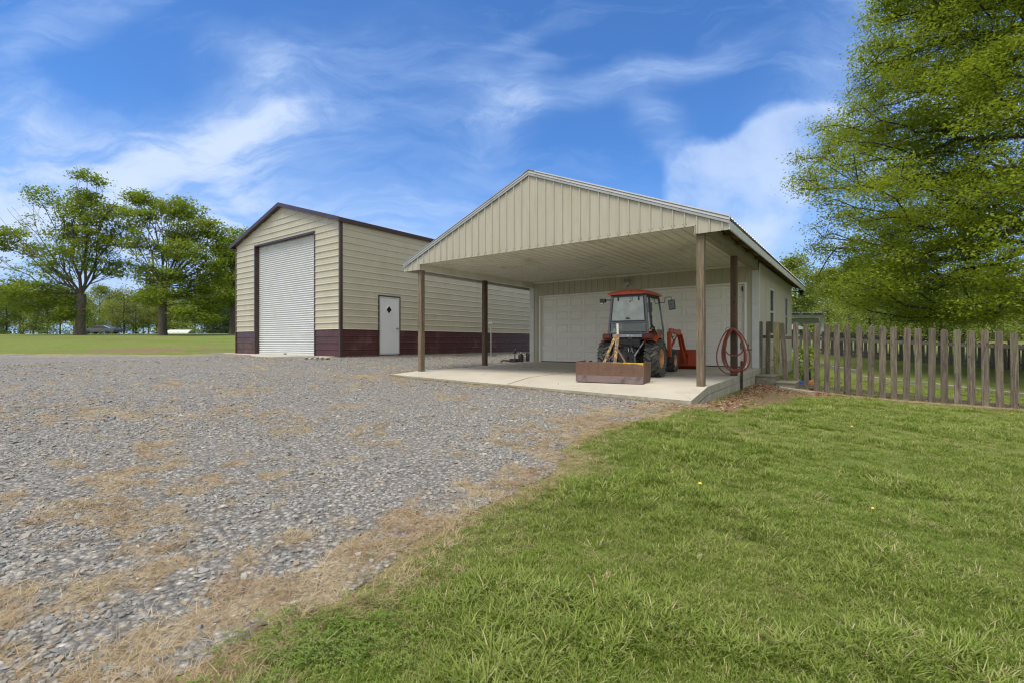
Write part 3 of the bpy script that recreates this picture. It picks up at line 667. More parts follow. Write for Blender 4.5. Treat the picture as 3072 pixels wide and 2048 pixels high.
# apron slab in front of the roll-up door
ap = MB()
q = [(-9.3, -.35), (-9.3, .0), (-.3, .0), (-.3, -1.05)]
def apz(v): return .262 if v > -.02 else .205
tp = [(*s2w(u, v), apz(v)) for u, v in q]; bt = [(p[0], p[1], -.1) for p in tp]
ap.add(tp + bt, [(0, 3, 2, 1), (4, 5, 6, 7), (0, 1, 5, 4), (1, 2, 6, 5), (2, 3, 7, 6), (3, 0, 4, 7)])
tag(ap.build('shed_apron', 'concrete', bevel=.01), 'thin concrete apron in front of the roll-up door', None, None, 'structure')
q = [(-W, .0), (-W, .4), (0, .4), (0, .0)]
MB().box(-W + .03, -.02, .05, L, -.02, .004).build('floor_slab', 'concrete', shed)

# ================================================================== GARAGE with open carport front
gar = empty('garage_carport', (GX, GY, 0), -TH)
tag(gar, 'tan metal garage with an open gabled carport front on wooden posts', 'garage')
U, VG, VB = 7.955, 5.8, 13.5
UL, UR = -.49, 8.405; UM = (UL + UR) / 2
TB, WB, WC, PK = 2.94, 2.812, 2.985, 4.735      # trim bottom at the eaves, skirt bottom, opening top, peak
gs = (PK - TB) / (UR - UM)
top = lambda u: PK - gs * abs(u - UM)
gp = MB(); gf = lambda s, t, o: (s, -.06 - o, t)
phg = UM + .0
sheet(gp, rib_profile(UL, .14, phase=phg), WB, top, gf); sheet(gp, rib_profile(U - .14, UR, phase=phg), WB, top, gf)
sheet(gp, rib_profile(.14, UM, phase=phg), WC, top, gf); sheet(gp, rib_profile(UM, U - .14, phase=phg), WC, top, gf)
# back face, so it reads as a closed gable from below
gp.box(UL + .02, UR - .02, -.03, -.02, WC + .03, WC + .06)
# small screws along the bottom of the gable
for k in range(-16, 17):
    for dx in (-.035, .035):
        u = UM + k * RIB + dx
        if .2 < u < U - .2: gp.cbox((u, -.066, WC + .05), (.014, .012, .014))
gable = gp.build('gable_wall', 'tan_metal', gar)
et = MB(); et.box(.14, U - .14, -.075, -.035, WC - .02, WC + .004).box(.14, .152, -.075, .0, WB, WC).box(U - .152, U - .14, -.075, .0, WB, WC)
et.build('edge_trim', 'tan_metal', gar)
# ceiling: sheet with ribs running back to the doors
ce = MB(); sheet(ce, rib_profile(.14, U - .14, phase=.14), -.03, VG, lambda s, t, o: (s, t, WC + .03 - o))
ce.build('ceiling', 'ceiling_metal', gar)
cm = MB()
for k in range(6): cm.box(.2, U - .2, .9 + k * .0, .9, WC, WC) if False else None
# beams down both sides
for x0, x1, inner in ((.0, .14, 1), (U - .14, U, -1)):
    b = MB(); b.box(x0 + .004, x1 - .004, -.03, VG - .012, WB, WC + .14 if inner < 0 else WC + .14)
    b.build('beam', 'beam_wood' if inner < 0 else 'ceiling_metal', gar, bevel=.004)
b = MB(); b.box(U - .152, U - .141, .0, VG - .02, WB + .02, WC + .02); b.build('beam_cover', 'ceiling_metal', gar)
# posts
for (u, v, zb, zt, mname, lab) in ((0, 0, -.5, WB, 'post_wood', None), (U - .14, 0, -.6, WB, 'post_wood', None), (0, 2.88, -.3, WB, 'post_dark', 'dark stained post'), (U - .14, 2.88, -.12, WB, 'post_dark', 'dark stained post with the hose')):
    b = MB(); b.box(u, u + .14, v, v + .14, zb, zt); o = b.build('post', mname, gar, bevel=.006)
    if lab: o['label'] = lab
# garage walls
gw = MB(); F2 = lambda s, t, o: (s, VG - o, t)
d_l, d_r, d_t = .47, 7.59, 2.44
sheet(gw, rib_profile(0, d_l, phase=.1), 0, 2.98, F2); sheet(gw, rib_profile(d_r, U, phase=.1), 0, 2.98, F2); sheet(gw, rib_profile(d_l, d_r, phase=.1), d_t, 2.98 + .03, F2)
SR = lambda s, t, o: (U + o, s, t); wt_ = 3.06
wins = [(7.68, 8.60, .97, 2.47), (11.25, 12.15, .97, 2.47)]
edges = [VG, wins[0][0], wins[0][1], wins[1][0], wins[1][1], VB]
for i in range(5):
    a, b = edges[i], edges[i + 1]
    if i in (1, 3):
        wn = wins[i // 2]; sheet(gw, rib_profile(a, b, phase=VG), -.1, wn[2], SR); sheet(gw, rib_profile(a, b, phase=VG), wn[3], wt_, SR)
    else: sheet(gw, rib_profile(a, b, phase=VG), -.1, wt_, SR)
sheet(gw, rib_profile(VG, VB, phase=VG), -.1, wt_, lambda s, t, o: (-o, s, t))
sheet(gw, rib_profile(0, U, phase=0), -.1, lambda s: top(s) - .12, lambda s, t, o: (s, VB + o, t))
gw.build('wall', 'tan_metal', gar)
for (x, sx) in ((0, -1), (U, 1)):
    tr = MB()
    tr.box(min(x - sx * .17, x + sx * .022), max(x - sx * .17, x + sx * .022), VG - .026, VG - .021, 0, 2.82)
    tr.box(min(x + sx * .020, x + sx * .026), max(x + sx * .020, x + sx * .026), VG - .026, VG + .11, -.05, 2.98)
    tr.build('corner_trim', 'trim_white', gar)
# door casing, J-trim
ca_ = MB(); ca_.box(d_l - .06, d_l, VG - .03, VG + .12, 0, d_t + .05).box(d_r, d_r + .06, VG - .03, VG + .12, 0, d_t + .05).box(d_l, d_r, VG - .03, VG + .12, d_t, d_t + .05)
ca_.build('door_casing', 'garage_door_paint', gar, bevel=.004)
cm = MB(); cm.box(.16, U - .16, VG - .05, VG - .021, 2.955, 3.01); cm.build('ceiling_trim', 'ceiling_metal', gar)
# sectional garage door: 5 rows x 12 raised panels
gd = MB(); nc, nr = 12, 5; pw = (d_r - d_l) / nc; phh = d_t / nr; YD = VG + .09
for r in range(nr):
    z0, z1 = r * phh + .004, (r + 1) * phh - .002
    if r == 0: z0 = .03
    for c in range(nc):
        x0, x1 = d_l + c * pw, d_l + (c + 1) * pw
        rect = lambda ix, iz, y: [(x0 + ix, y, z0 + iz), (x1 - ix, y, z0 + iz), (x1 - ix, y, z1 - iz), (x0 + ix, y, z1 - iz)]
        L_ = [rect(0, 0, YD), rect(.045, .085, YD), rect(.056, .096, YD + .017), rect(.074, .114, YD + .017), rect(.088, .128, YD + .002)]
        vs = sum(L_, []); fs = []
        for k in range(len(L_) - 1):
            for e in range(4): fs.append((4 * k + e, 4 * k + (e + 1) % 4, 4 * k + 4 + (e + 1) % 4, 4 * k + 4 + e))
        fs.append((16, 17, 18, 19)); gd.add(vs, fs)
gdo = gd.build('garage_door', 'garage_door_paint', gar, fix=False)
sl = MB(); sl.box(d_l, d_r, YD - .004, YD + .03, .004, .032); sl.build('bottom_seal', 'black_plastic', gdo)
sb = MB(); sb.box(d_l, d_r, YD + .02, YD + .03, .03, d_t); sb.build('door_back', 'garage_door_paint', gdo)
# side windows
for (a, b, z0, z1) in wins:
    wr = empty('window', (0, 0, 0), 0, gar); m = MB()
    m.box(U - .03, U + .035, a, a + .055, z0, z1).box(U - .03, U + .035, b - .055, b, z0, z1).box(U - .03, U + .035, a + .055, b - .055, z1 - .055, z1).box(U - .03, U + .045, a + .055, b - .055, z0, z0 + .055)
    zm = (z0 + z1) / 2; m.box(U - .02, U + .026, a + .055, b - .055, zm - .03, zm + .03)
    m.build('window_frame', 'trim_white', wr, bevel=.003)
    g = MB(); g.box(U - .012, U - .006, a + .05, b - .05, z0 + .05, z1 - .05); g.build('pane', 'house_glass', wr)
    g = MB()
    for k in range(27):
        z = z1 - .07 - k * .025
        g.cbox((U - .035, (a + b) / 2, z), (.022, b - a - .12, .0015), (0, R(35), 0))
    g.build('blind', 'dark_blind', wr)
MB().box(.2, U - .2, VG + 1.2, VB - .3, 0, .01).build('inner_floor', 'concrete', gar)
# roof
gr = MB(); ovv = .02; E2 = (UR - UM) + ovv
for sgn in (-1, 1):
    f1 = (lambda s, t, o, k=sgn: (UM + k * t, s, PK + .115 - gs * t + o))
    sheet(gr, rib_profile(-.11, VB + .35, phase=0), 0, E2, f1)
gr.build('roof', 'galv_roof', gar)
pu = MB()
for sgn in (-1, 1):
    for k in range(8):
        t = .35 + k * .62; z = PK + .06 - gs * t; u = UM + sgn * t
        if t < UR - UM: pu.cbox((u, VB / 2 + .1, z), (.04, VB + .3, .085))
pu.build('purlins', 'rafter_wood', gar)
for k in range(12):
    v = .35 + k * 1.22
    for sgn in (-1, 1):
        t1 = UR - UM - .05; ra = MB(); ra.bar((UM + sgn * 3.6, v, PK + .0 - gs * 3.6), (UM + sgn * t1, v, PK + .0 - gs * t1), .04, .11); ra.build('rafter', 'rafter_wood', gar)
rc = MB()
for sgn in (-1, 1):
    rc.prism([(0, .0), (.16, -.16 * gs), (.16, -.16 * gs - .01), (0, -.01)], lambda p, q, t, k=sgn: (UM + k * p, t, PK + .145 + q), -.10, VB + .36)
rc.build('ridge_cap', 'trim_grey', gar)
# rake trim: a lower lip and an upper face that leans back, following the gable
for sgn in (-1, 1):
    m = MB(); prof = [(-.086, -.01), (-.100, -.005), (-.100, .038), (-.092, .045), (-.108, .055), (-.085, .145), (-.04, .150), (-.02, .140)]
    ends = []
    for tt in (0, (UR - UM) + .03):
        ends.append([(UM + sgn * tt, p, PK - gs * tt + q) for p, q in prof])
    n = len(prof); m.add(ends[0] + ends[1], [(i, i + 1, n + i + 1, n + i) for i in range(n - 1)])
    m.build('rake_trim', 'trim_grey', gar, smooth=False)
# eave fascia, both sides
for (x, sgn) in ((UL, -1), (UR, 1)):
    m = MB(); m.box(min(x, x + sgn * .03), max(x, x + sgn * .03), -.06, VB + .32, WB + .005, TB + .03); m.build('fascia', 'beam_wood' if 0 else 'trim_white', gar, bevel=.004)
m = MB(); m.box(U + .004, UR - .01, VB + .02, VB + .3, WB + .02, WB + .04); m.build('soffit_end', 'rafter_wood', gar)
m = MB(); m.box(U + .0, U + .02, .1, VB, WC + .15, WC + .24); m.build('side_plate', 'rafter_wood', gar)
# wall floodlight above the doors and eave floodlight at the back corner
def floodlight(parent, c, out, white=True):
    o = empty('floodlight', c, 0, parent); nm = 'steel_grey'
    MB().cbox((0, 0, 0), (.13, .05, .13)).build('mount', 'black_metal' if not white else 'trim_white', o, bevel=.01)
    for s in (-1, 1):
        h = MB(); h.lathe([(0, .0), (0, .03), (.05, .035), (.11, .065), (.12, .07), (.115, .055), (.10, .0)], 16, 'y')
        h_ = h.build('lamp_head', 'pvc_grey' if white else 'black_metal', o, smooth=True); h_.location = (s * .085, -.05, .045); h_.rotation_euler = (R(25), 0, R(180 - s * 35))
    MB().cyl((0, -.04, -.03), (0, -.07, -.11), .028, 10).build('sensor', 'pvc_grey' if white else 'black_metal', o, smooth=True)
    return o
floodlight(gar, (4.0, VG - .055, 2.70), 0)
fo = floodlight(gar, (UR - .12, VB + .2, WB - .06), 0, False)
# door hardware on the top right
MB().box(d_r - .10, d_r - .06, YD - .02, YD, 2.24, 2.38).build('latch', 'black_metal', gar)

# concrete slab of the carport and garage, ramped along its front
def slabz(v): return 0 if v >= VG else -.10 * (1 - v / VG) if v > 0 else None
sl = MB()
NU = 16; rows = [(VB, 0, VB, 0), (VG, 0, VG, 0), (2.9, -.05, 2.9, -.05), (.02, -.098, .02, -.098), (-.80, -.152, -1.06, -.262)]
vs = []
for (v0, z0, v1, z1) in rows:
    for k in range(NU + 1):
        t = k / NU; u = -.12 + t * (8.02 + .12)
        if v0 == -.80: v = v0 + (v1 - v0) * t; z = z0 + (z1 - z0) * t; u = -.20 + t * (8.22 - .0) - .0
        else: v = v0 + (v1 - v0) * t; z = z0
        vs.append((u, v, z))
fs = []
for r in range(len(rows) - 1):
    for k in range(NU): a = r * (NU + 1) + k; fs.append((a, a + NU + 1, a + NU + 2, a + 1))
n = len(vs); ring = [0 * (NU + 1) + NU] + [r * (NU + 1) + NU for r in range(1, 5)] + [4 * (NU + 1) + k for k in range(NU - 1, -1, -1)] + [r * (NU + 1) for r in range(3, -1, -1)]
top_n = len(vs)
slab_top = MB(); slab_top.add(vs, fs)
wpos = lambda p: (*g2w(p[0], p[1]), p[2])
slab_top.v = [wpos(p) for p in slab_top.v]
so_ = slab_top.build('carport_slab', 'concrete', None, fix=True); tag(so_, 'pale concrete slab under the open carport, ramped along its front edge', None, None, 'structure')
ss = MB()
rv = [vs[i] for i in ring]
def side(z_hi, z_lo, off):
    pts = []
    cx, cy = 4, 5
    for p in rv:
        pts.append((p[0] + off * (1 if p[0] > 4 else -1) * (1 if abs(p[0] - 4) > 3.9 else 0), p[1] - (off if p[1] < -.5 else 0), p[2]))
    a = [wpos((p[0], p[1], p[2] - z_hi)) for p in pts]; b = [wpos((p[0], p[1], p[2] - z_lo)) for p in pts]; m_ = len(pts)
    ss.add(a + b, [(i, (i + 1) % m_, m_ + (i + 1) % m_, m_ + i) for i in range(m_)])
side(.0, .15, 0.0); side(.15, .15001, .0); side(.15, .9, .012)
tag(ss.build('slab_side', 'concrete_side'), 'stained concrete edge of the carport slab with a form line', None, None, 'structure')

# ------------------------------------------------------------------ debris: control joint in the slab
jt = MB()
jt.bar(wpos((3.93, -.9, -.195)), wpos((3.93, .0, -.0955)), .012, .004); jt.bar(wpos((3.93, .0, -.0965)), wpos((3.93, 2.9, -.0485)), .012, .004); jt.bar(wpos((3.93, 2.9, -.0485)), wpos((3.93, VG - .1, .0)), .012, .004)
simple('joint_dark', (.14, .13, .105), rough=.9)
jo = jt.build('control_joint', 'joint_dark', so_)

# ================================================================== TRACTOR
TRH = .56
tz = -.072
tra = empty('tractor', (2.94, 11.68, tz), 0); tra.rotation_euler = (.0172, 0, -TRH)
tag(tra, 'small orange tractor with a glass cab and front loader parked in the carport', 'tractor')
def wheel(name, c, rad, wid, rr, n_lug, out):
    o = empty(name, c, 0, tra); w2 = wid / 2
    m = MB(); m.lathe([(-w2 * .80, rr), (-w2 * .98, rr + .03), (-w2 * 1.04, (rad + rr) / 2), (-w2 * .98, rad - .055), (-w2 * .8, rad - .03), (0, rad - .024), (w2 * .8, rad - .03), (w2 * .98, rad - .055), (w2 * 1.04, (rad + rr) / 2), (w2 * .98, rr + .03), (w2 * .80, rr)], 48)
    for k in range(n_lug):
        for sgn in (-1, 1):
            t = 2 * PI * (k + (.5 if sgn > 0 else 0)) / n_lug
            M_ = Matrix.Rotation(t, 4, 'X') @ Matrix.Translation((sgn * w2 * .50, 0, rad - .012)) @ Matrix.Rotation(sgn * R(32), 4, 'Z') @ Matrix.Rotation(sgn * R(5), 4, 'Y')
            h = (w2 * .62, .024, .022); q = [M_ @ Vector((x * h[0], y * h[1] * (1.0 if z > 0 else 1.5), z * h[2])) for z in (-1, 1) for y in (-1, 1) for x in (-1, 1)]
            m.add(q, [(0, 2, 3, 1), (4, 5, 7, 6), (0, 1, 5, 4), (2, 6, 7, 3), (0, 4, 6, 2), (1, 3, 7, 5)])
            M2 = Matrix.Rotation(t + sgn * 0.0 + .10 * 1, 4, 'X') @ Matrix.Translation((sgn * w2 * .99, 0, rad - .05)) ; h = (.012, .022, .035)
            q = [M2 @ Vector((x * h[0], y * h[1], z * h[2])) for z in (-1, 1) for y in (-1, 1) for x in (-1, 1)]
            m.add(q, [(0, 2, 3, 1), (4, 5, 7, 6), (0, 1, 5, 4), (2, 6, 7, 3), (0, 4, 6, 2), (1, 3, 7, 5)])
    m.build('tyre', 'tyre_rubber', o, smooth=True)
    m = MB(); s = out
    m.lathe([(s * w2 * .86, rr + .012), (s * w2 * .90, rr), (s * w2 * .80, rr - .02), (s * w2 * .45, rr - .045), (s * w2 * .15, rr - .055), (s * w2 * .10, rr * .55), (s * w2 * .28, rr * .40), (s * w2 * .30, 0.0)], 40)
    m.lathe([(-s * w2 * .80, rr + .01), (-s * w2 * .6, rr - .03), (s * w2 * .1, rr - .05)], 40)
    m.build('rim', 'rim_orange', o, smooth=True)
    m = MB()
    for k in range(6):
        t = 2 * PI * k / 6; m.cyl((s * w2 * .2, rr * .62 * math.cos(t), rr * .62 * math.sin(t)), (s * w2 * .36, rr * .62 * math.cos(t), rr * .62 * math.sin(t)), .012, 6)
    m.cyl((s * w2 * .25, 0, 0), (s * w2 * .5, 0, 0), rr * .25, 14); m.build('hub', 'orange_paint' if rad < .4 else 'rim_orange', o)
    return o
wheel('rear_wheel', (-.575, 0, .435), .435, .31, .215, 17, -1); wheel('rear_wheel', (.575, 0, .435), .435, .31, .215, 17, 1)
wheel('front_wheel', (-.54, 1.68, .30), .295, .22, .15, 14, -1); wheel('front_wheel', (.54, 1.68, .30), .295, .22, .15, 14, 1)
# drivetrain between the wheels
m = MB(); m.box(-.17, .17, -.32, 1.2, .30, .72); m.box(-.44, .44, -.09, .09, .36, .52); m.box(-.22, .22, -.36, -.30, .34, .66); m.box(-.40, .40, -.22, 1.0, .74, .84)
m.cyl((0, -.36, .47), (0, -.46, .47), .035, 12); m.cyl((-.44, 0, .435), (.44, 0, .435), .10, 16); m.box(-.45, .45, 1.63, 1.73, .26, .36)
for x in (-.14, .02, .12): m.cyl((x, -.38, .60), (x, -.38, .78), .016, 8)
m.box(-.05, .06, -.43, -.34, .62, .72); m.build('transmission', 'black_metal', tra, bevel=.01)
m = MB()
for x, z in ((-.02, .64), (.05, .66), (.10, .62), (.14, .66)): m.cyl((x, -.42, z), (x, -.37, z + .02), .018, 8)
m.cyl((.17, -.44, .58), (.11, -.42, .70), .014, 8); m.build('hydraulic_couplers', 'steel_grey', tra, smooth=True)
m = MB(); m.box(-.30, .30, -.34, -.10, .70, .90); m.build('rear_housing', 'black_plastic', tra, bevel=.02)
# three point hitch
m = MB()
for s in (-1, 1): m = MB(); m.bar((s * .22, -.10, .38), (s * .33, -.98, .34), .03, .06); m.build('lower_link', 'black_metal', tra)
m = MB(); m.cyl((-.34, -.26, .80), (-.28, -.62, .40), .018, 8); m.build('lift_rod', 'steel_grey', tra, smooth=True); m = MB(); m.cyl((.36, -.26, .82), (.20, -.44, .50), .024, 10).cyl((.20, -.44, .50), (.30, -.70, .37), .017, 8)
m.build('lift_rod', 'steel_grey', tra, smooth=True)
m = MB(); m.cyl((0, -.34, .74), (-.05, -.85, .82), .02, 8); m.build('top_link', 'black_metal', tra, smooth=True)
m = MB(); m.tube([(.12, -.40, .70), (.16, -.46, .82), (.10, -.42, .90), (.02, -.36, .86)], .010, 6); m.build('hydraulic_hose', 'black_plastic', tra, smooth=True)
m = MB(); m.tube([(-.06, -.40, .66), (-.10, -.47, .78), (-.14, -.43, .88), (-.16, -.36, .92)], .010, 6); m.build('hydraulic_hose', 'black_plastic', tra, smooth=True)
m = MB(); m.tube([(.05, -.38, .74), (.06, -.44, .66), (.055, -.45, .60)], .006, 5); m.build('hanging_chain', 'chrome', tra, smooth=True)
for s in (-1, 1): m = MB(); m.tube([(s * .26, -.36, .92), (s * .30, -.40, .72), (s * .28, -.36, .56)], .011, 6); m.build('wiring', 'black_plastic', tra, smooth=True)
# hood and front
m = MB(); m.prism([(.98, .55), (1.98, .55), (2.04, .72), (1.98, 1.0), (1.6, 1.10), (.98, 1.14)], lambda p, q, t: (t, p, q), -.27, .27); m.build('hood', 'orange_paint', tra, bevel=.03)
m = MB(); m.box(-.2, .2, 2.0, 2.05, .60, .92); m.build('grille', 'black_plastic', tra, bevel=.01)
# fenders
for s in (-1, 1):
    m = MB(); cy, cz, r0 = .02, .44, .50; nA = 14; vs = []; fs = []
    for k in range(nA + 1):
        a = R(128 - k * 108 / nA); y = cy - math.cos(R(180) - a) * r0 * -1 if False else cy + r0 * math.cos(a) * 1.0; z = cz + r0 * math.sin(a) * 1.04
        for x, dz in ((.40, 0.02), (.60, .02), (.665, -.01), (.675, -.045)): vs.append((s * x, y, z + dz))
    for k in range(nA):
        for j in range(3): a = k * 4 + j; fs.append((a, a + 1, a + 5, a + 4))
    m.add(vs, fs)
    # inner side wall of the fender
    vs = []; 
    for k in range(nA + 1):
        a = R(128 - k * 108 / nA); vs += [(s * .40, cy + r0 * math.cos(a), cz + r0 * math.sin(a) * 1.04 + .02), (s * .40, cy + .25 * math.cos(a), cz + .25 * math.sin(a))]
    m.add(vs, [(2 * k, 2 * k + 2, 2 * k + 3, 2 * k + 1) for k in range(nA)])
    o = m.build('rear_fender', 'orange_paint', tra, smooth=True)
    md_ = o.modifiers.new('thick', 'SOLIDIFY'); md_.thickness = .012
# cab
cab = empty('cab', (0, 0, 0), 0, tra)
ZB, ZM0, ZM1, ZT = 1.04, 1.27, 1.31, 1.93
hb, hm, ht = .475, .462, .405
yb, yt = -.30, -.25
def hw_(z): return hb + (ht - hb) * (z - ZB) / (ZT - ZB)
def yr(z): return yb + (yt - yb) * (z - ZB) / (ZT - ZB)
m = MB()
for s in (-1, 1): m.bar((s * hw_(ZB - .1), yr(ZB - .1), ZB - .1), (s * hw_(ZT), yr(ZT), ZT), .05, .05, up=(0, 1, 0))
m.bar((-hm, yr(1.29) - .005, 1.29), (hm, yr(1.29) - .005, 1.29), .04, .045); m.bar((-hb, yb, ZB - .01), (hb, yb, ZB - .01), .04, .035); m.bar((-ht, yt, ZT - .02), (ht, yt, ZT - .02), .05, .05)
m.build('rear_frame', 'cab_grey', cab, bevel=.006)
def quadz(z0, z1, inset, dy): return [(-hw_(z0) + inset, yr(z0) + dy, z0), (hw_(z0) - inset, yr(z0) + dy, z0), (hw_(z1) - inset, yr(z1) + dy, z1), (-hw_(z1) + inset, yr(z1) + dy, z1)]
MB().add(quadz(1.335, 1.905, .05, -.02), [(0, 1, 2, 3)]).build('rear_window', 'cab_glass_dusty', cab, fix=False)
q = quadz(1.32, 1.915, .038, -.022); m = MB()
for i in range(4): m.bar(q[i], q[(i + 1) % 4], .018, .02, up=(0, 1, 0))
m.cbox((-.24, yr(1.85) - .035, 1.86), (.03, .02, .11)).cbox((.26, yr(1.85) - .035, 1.86), (.03, .02, .11)).cbox((.0, yr(1.38) - .035, 1.385), (.085, .015, .035))
for x, z in ((.05, 1.86), (.11, 1.865), (.105, 1.82), (.065, 1.80), (.045, 1.775)): m.cyl((x, yr(z) - .04, z), (x, yr(z) - .012, z), .011, 8)
m.build('window_seal', 'black_plastic', cab)
MB().add(quadz(1.065, 1.262, .04, -.01), [(0, 1, 2, 3)]).build('lower_rear_window', 'cab_glass', cab, fix=False)
for s, x0, x1 in ((-1, -.44, -.40), (1, .30, .42)): m = MB(); m.box(x0, x1, yb + .03, yb + .06, 1.10, 1.22); m.build('inner_reflector', 'lens_red', cab)
m = MB(); m.prism([(-.18, 1.06), (.30, 1.06), (.29, 1.25), (-.17, 1.25)], lambda p, q, t: (p, t, q), -.22, -.16); m.build('seat_back', 'black_plastic', cab, bevel=.02)
m = MB(); m.box(-.16, .24, -.15, .0, 1.0, 1.62); m.box(-.16, .24, .0, .42, .92, 1.02); m.build('seat', 'cloth_grey', cab, bevel=.04)
m = MB(); pts = [(.04 + .16 * math.cos(t * PI / 10), .62 + .05 * math.sin(t * PI / 10), 1.28 + .15 * math.sin(t * PI / 10)) for t in range(20)]; m.tube(pts, .014, 6, closed=True); m.cyl((.04, .64, 1.28), (.04, .80, 1.0), .03, 8); m.build('steering_wheel', 'black_plastic', cab, smooth=True)
# sides: door with curved frame over the fender
door_out = [(.02, 1.89), (.86, 1.89), (1.0, 1.42), (1.04, 1.10), (1.02, .58), (.62, .56), (.56, .78), (.44, .98), (.24, 1.12), (.06, 1.24)]
for s in (-1, 1):
    X3 = lambda y, z, e=0: (s * (hw_(max(z, .95)) + .012 + e), y, z)
    m = MB(); pts = [X3(y, z) for y, z in door_out]; m.tube(pts, .018, 6, closed=True)
    m.tube([X3(-.27, 1.9), X3(.0, 1.9)], .02, 6).tube([X3(-.29, ZB), X3(-.0, 1.16), X3(.06, 1.24)], .02, 6).tube([X3(-.02, 1.9), X3(.0, 1.22)], .022, 6)
    m.cbox((s * .47, .03, 1.42), (.03, .05, .05)); m.build('door_frame', 'black_plastic', cab, smooth=True)
    m = MB(); m.add([X3(y, z, -.004) for y, z in door_out], [tuple(range(len(door_out)))]); m.build('door_glass', 'cab_glass', cab, fix=False)
    m = MB(); m.add([X3(-.26, 1.88, -.004), X3(-.04, 1.88, -.004), X3(-.02, 1.20, -.004), X3(-.28, 1.08, -.004)], [(0, 1, 2, 3)]); m.build('side_window', 'cab_glass', cab, fix=False)
    m = MB(); m.cbox((s * .505, .10, 1.17), (.03, .10, .035)); m.build('door_handle', 'black_plastic', cab)
    m = MB(); m.bar((s * .40, .88, 1.92), (s * .47, 1.04, 1.1), .05, .05).bar((s * .47, 1.04, 1.1), (s * .46, 1.02, .55), .05, .05); m.build('front_pillar', 'cab_grey', cab)
m = MB(); m.add([(-.39, .9, 1.9), (.39, .9, 1.9), (.45, 1.06, 1.15), (-.45, 1.06, 1.15)], [(0, 1, 2, 3)]); m.build('windscreen', 'cab_glass', cab, fix=False)
m = MB(); m.box(-.44, .44, .0, 1.0, .52, .58); m.build('cab_floor', 'black_metal', cab)
m = MB(); nx, ny = 10, 10; vs = []; fs = []
for j in range(ny + 1):
    for i in range(nx + 1):
        x = -1 + 2 * i / nx; y = -1 + 2 * j / ny; e = max(abs(x), abs(y)) ** 6
        vs.append((x * .485, .30 + y * .68, 2.085 - .075 * e - .02 * x * x - .012 * y * y + (.012 if abs(x) < .45 else 0)))
for j in range(ny):
    for i in range(nx): a = j * (nx + 1) + i; fs.append((a, a + 1, a + nx + 2, a + nx + 1))
b = len(vs); ringi = [i for i in range(nx + 1)] + [(j + 1) * (nx + 1) - 1 + nx + 1 - 0 for j in range(0, ny)] 
ringi = [i for i in range(nx + 1)] + [(j + 1) * (nx + 1) + nx for j in range(ny)] + [ny * (nx + 1) + i for i in range(nx - 1, -1, -1)] + [j * (nx + 1) for j in range(ny - 1, 0, -1)]
for r_ in ringi: v = vs[r_]; vs.append((v[0] * .97, .30 + (v[1] - .30) * .97, 1.955))
nr_ = len(ringi)
for k in range(nr_): fs.append((ringi[k], ringi[(k + 1) % nr_], b + (k + 1) % nr_, b + k))
fs.append(tuple(b + k for k in range(nr_))); m.add(vs, fs); m.build('cab_roof', 'roof_red', cab, smooth=True)
m = MB(); m.box(-.43, .43, -.28, .9, 1.915, 1.957); m.build('roof_liner', 'black_plastic', cab, bevel=.01)
# mirrors and work lamps
for s in (-1, 1):
    mo = empty('mirror', (0, 0, 0), 0, cab); m = MB(); m.tube([(s * .43, .95, 1.80), (s * .54, .97, 1.80), (s * .55, .97, 1.93), (s * .70, .97, 1.94), (s * .71, .97, 1.86)], .011, 6); m.build('mirror_arm', 'black_plastic', mo, smooth=True)
    m = MB(); m.cbox((s * .72, .97, 1.74), (.17, .045, .25), (0, s * R(-6), 0)); m.build('mirror_head', 'black_plastic', mo, bevel=.02)
    m = MB(); m.cbox((s * .72, .943, 1.74), (.14, .006, .21), (0, s * R(-6), 0)); m.build('mirror_glass', 'teal_metal', mo)
wl = empty('work_lamp', (0, 0, 0), 0, cab); m = MB(); m.cyl((-.42, -.27, 1.84), (-.56, -.30, 1.84), .014, 8).cbox((-.62, -.31, 1.83), (.14, .09, .09)); m.build('lamp_body', 'black_plastic', wl, bevel=.015)
m = MB(); m.ico((-.63, -.345, 1.765), (.05, .03, .022), 2); m.build('lamp_lens', 'chrome', wl, smooth=True)
# rear light bar
m = MB(); m.box(-.36, .36, -.375, -.345, .935, 1.005); m.build('light_bar', 'pvc_grey', tra, bevel=.006)
m = MB(); m.cbox((.03, -.379, .975), (.05, .006, .035)); m.build('sticker', 'tube_white', tra); m = MB(); m.cbox((.12, -.379, .965), (.03, .006, .03)); m.build('sticker', 'tube_white', tra)
for s in (-1, 1):
    tl_ = empty('tail_light', (s * .49, -.36, .965), 0, tra)
    m = MB(); m.prism([(-.12, -.065), (.12, -.065), (.10, .06), (-.10, .06)], lambda p, q, t: (p, t, q), -.05, .08); m.build('light_housing', 'black_plastic', tl_, bevel=.01)
    m = MB(); m.box(-.075, .065, -.058, -.05, -.035, .035); m.build('lens', 'lens_red', tl_)
    m = MB(); m.cbox((s * .52, -.28, 1.09), (.07, .05, .035)); m.build('turn_signal', 'lens_amber', tra, bevel=.008)
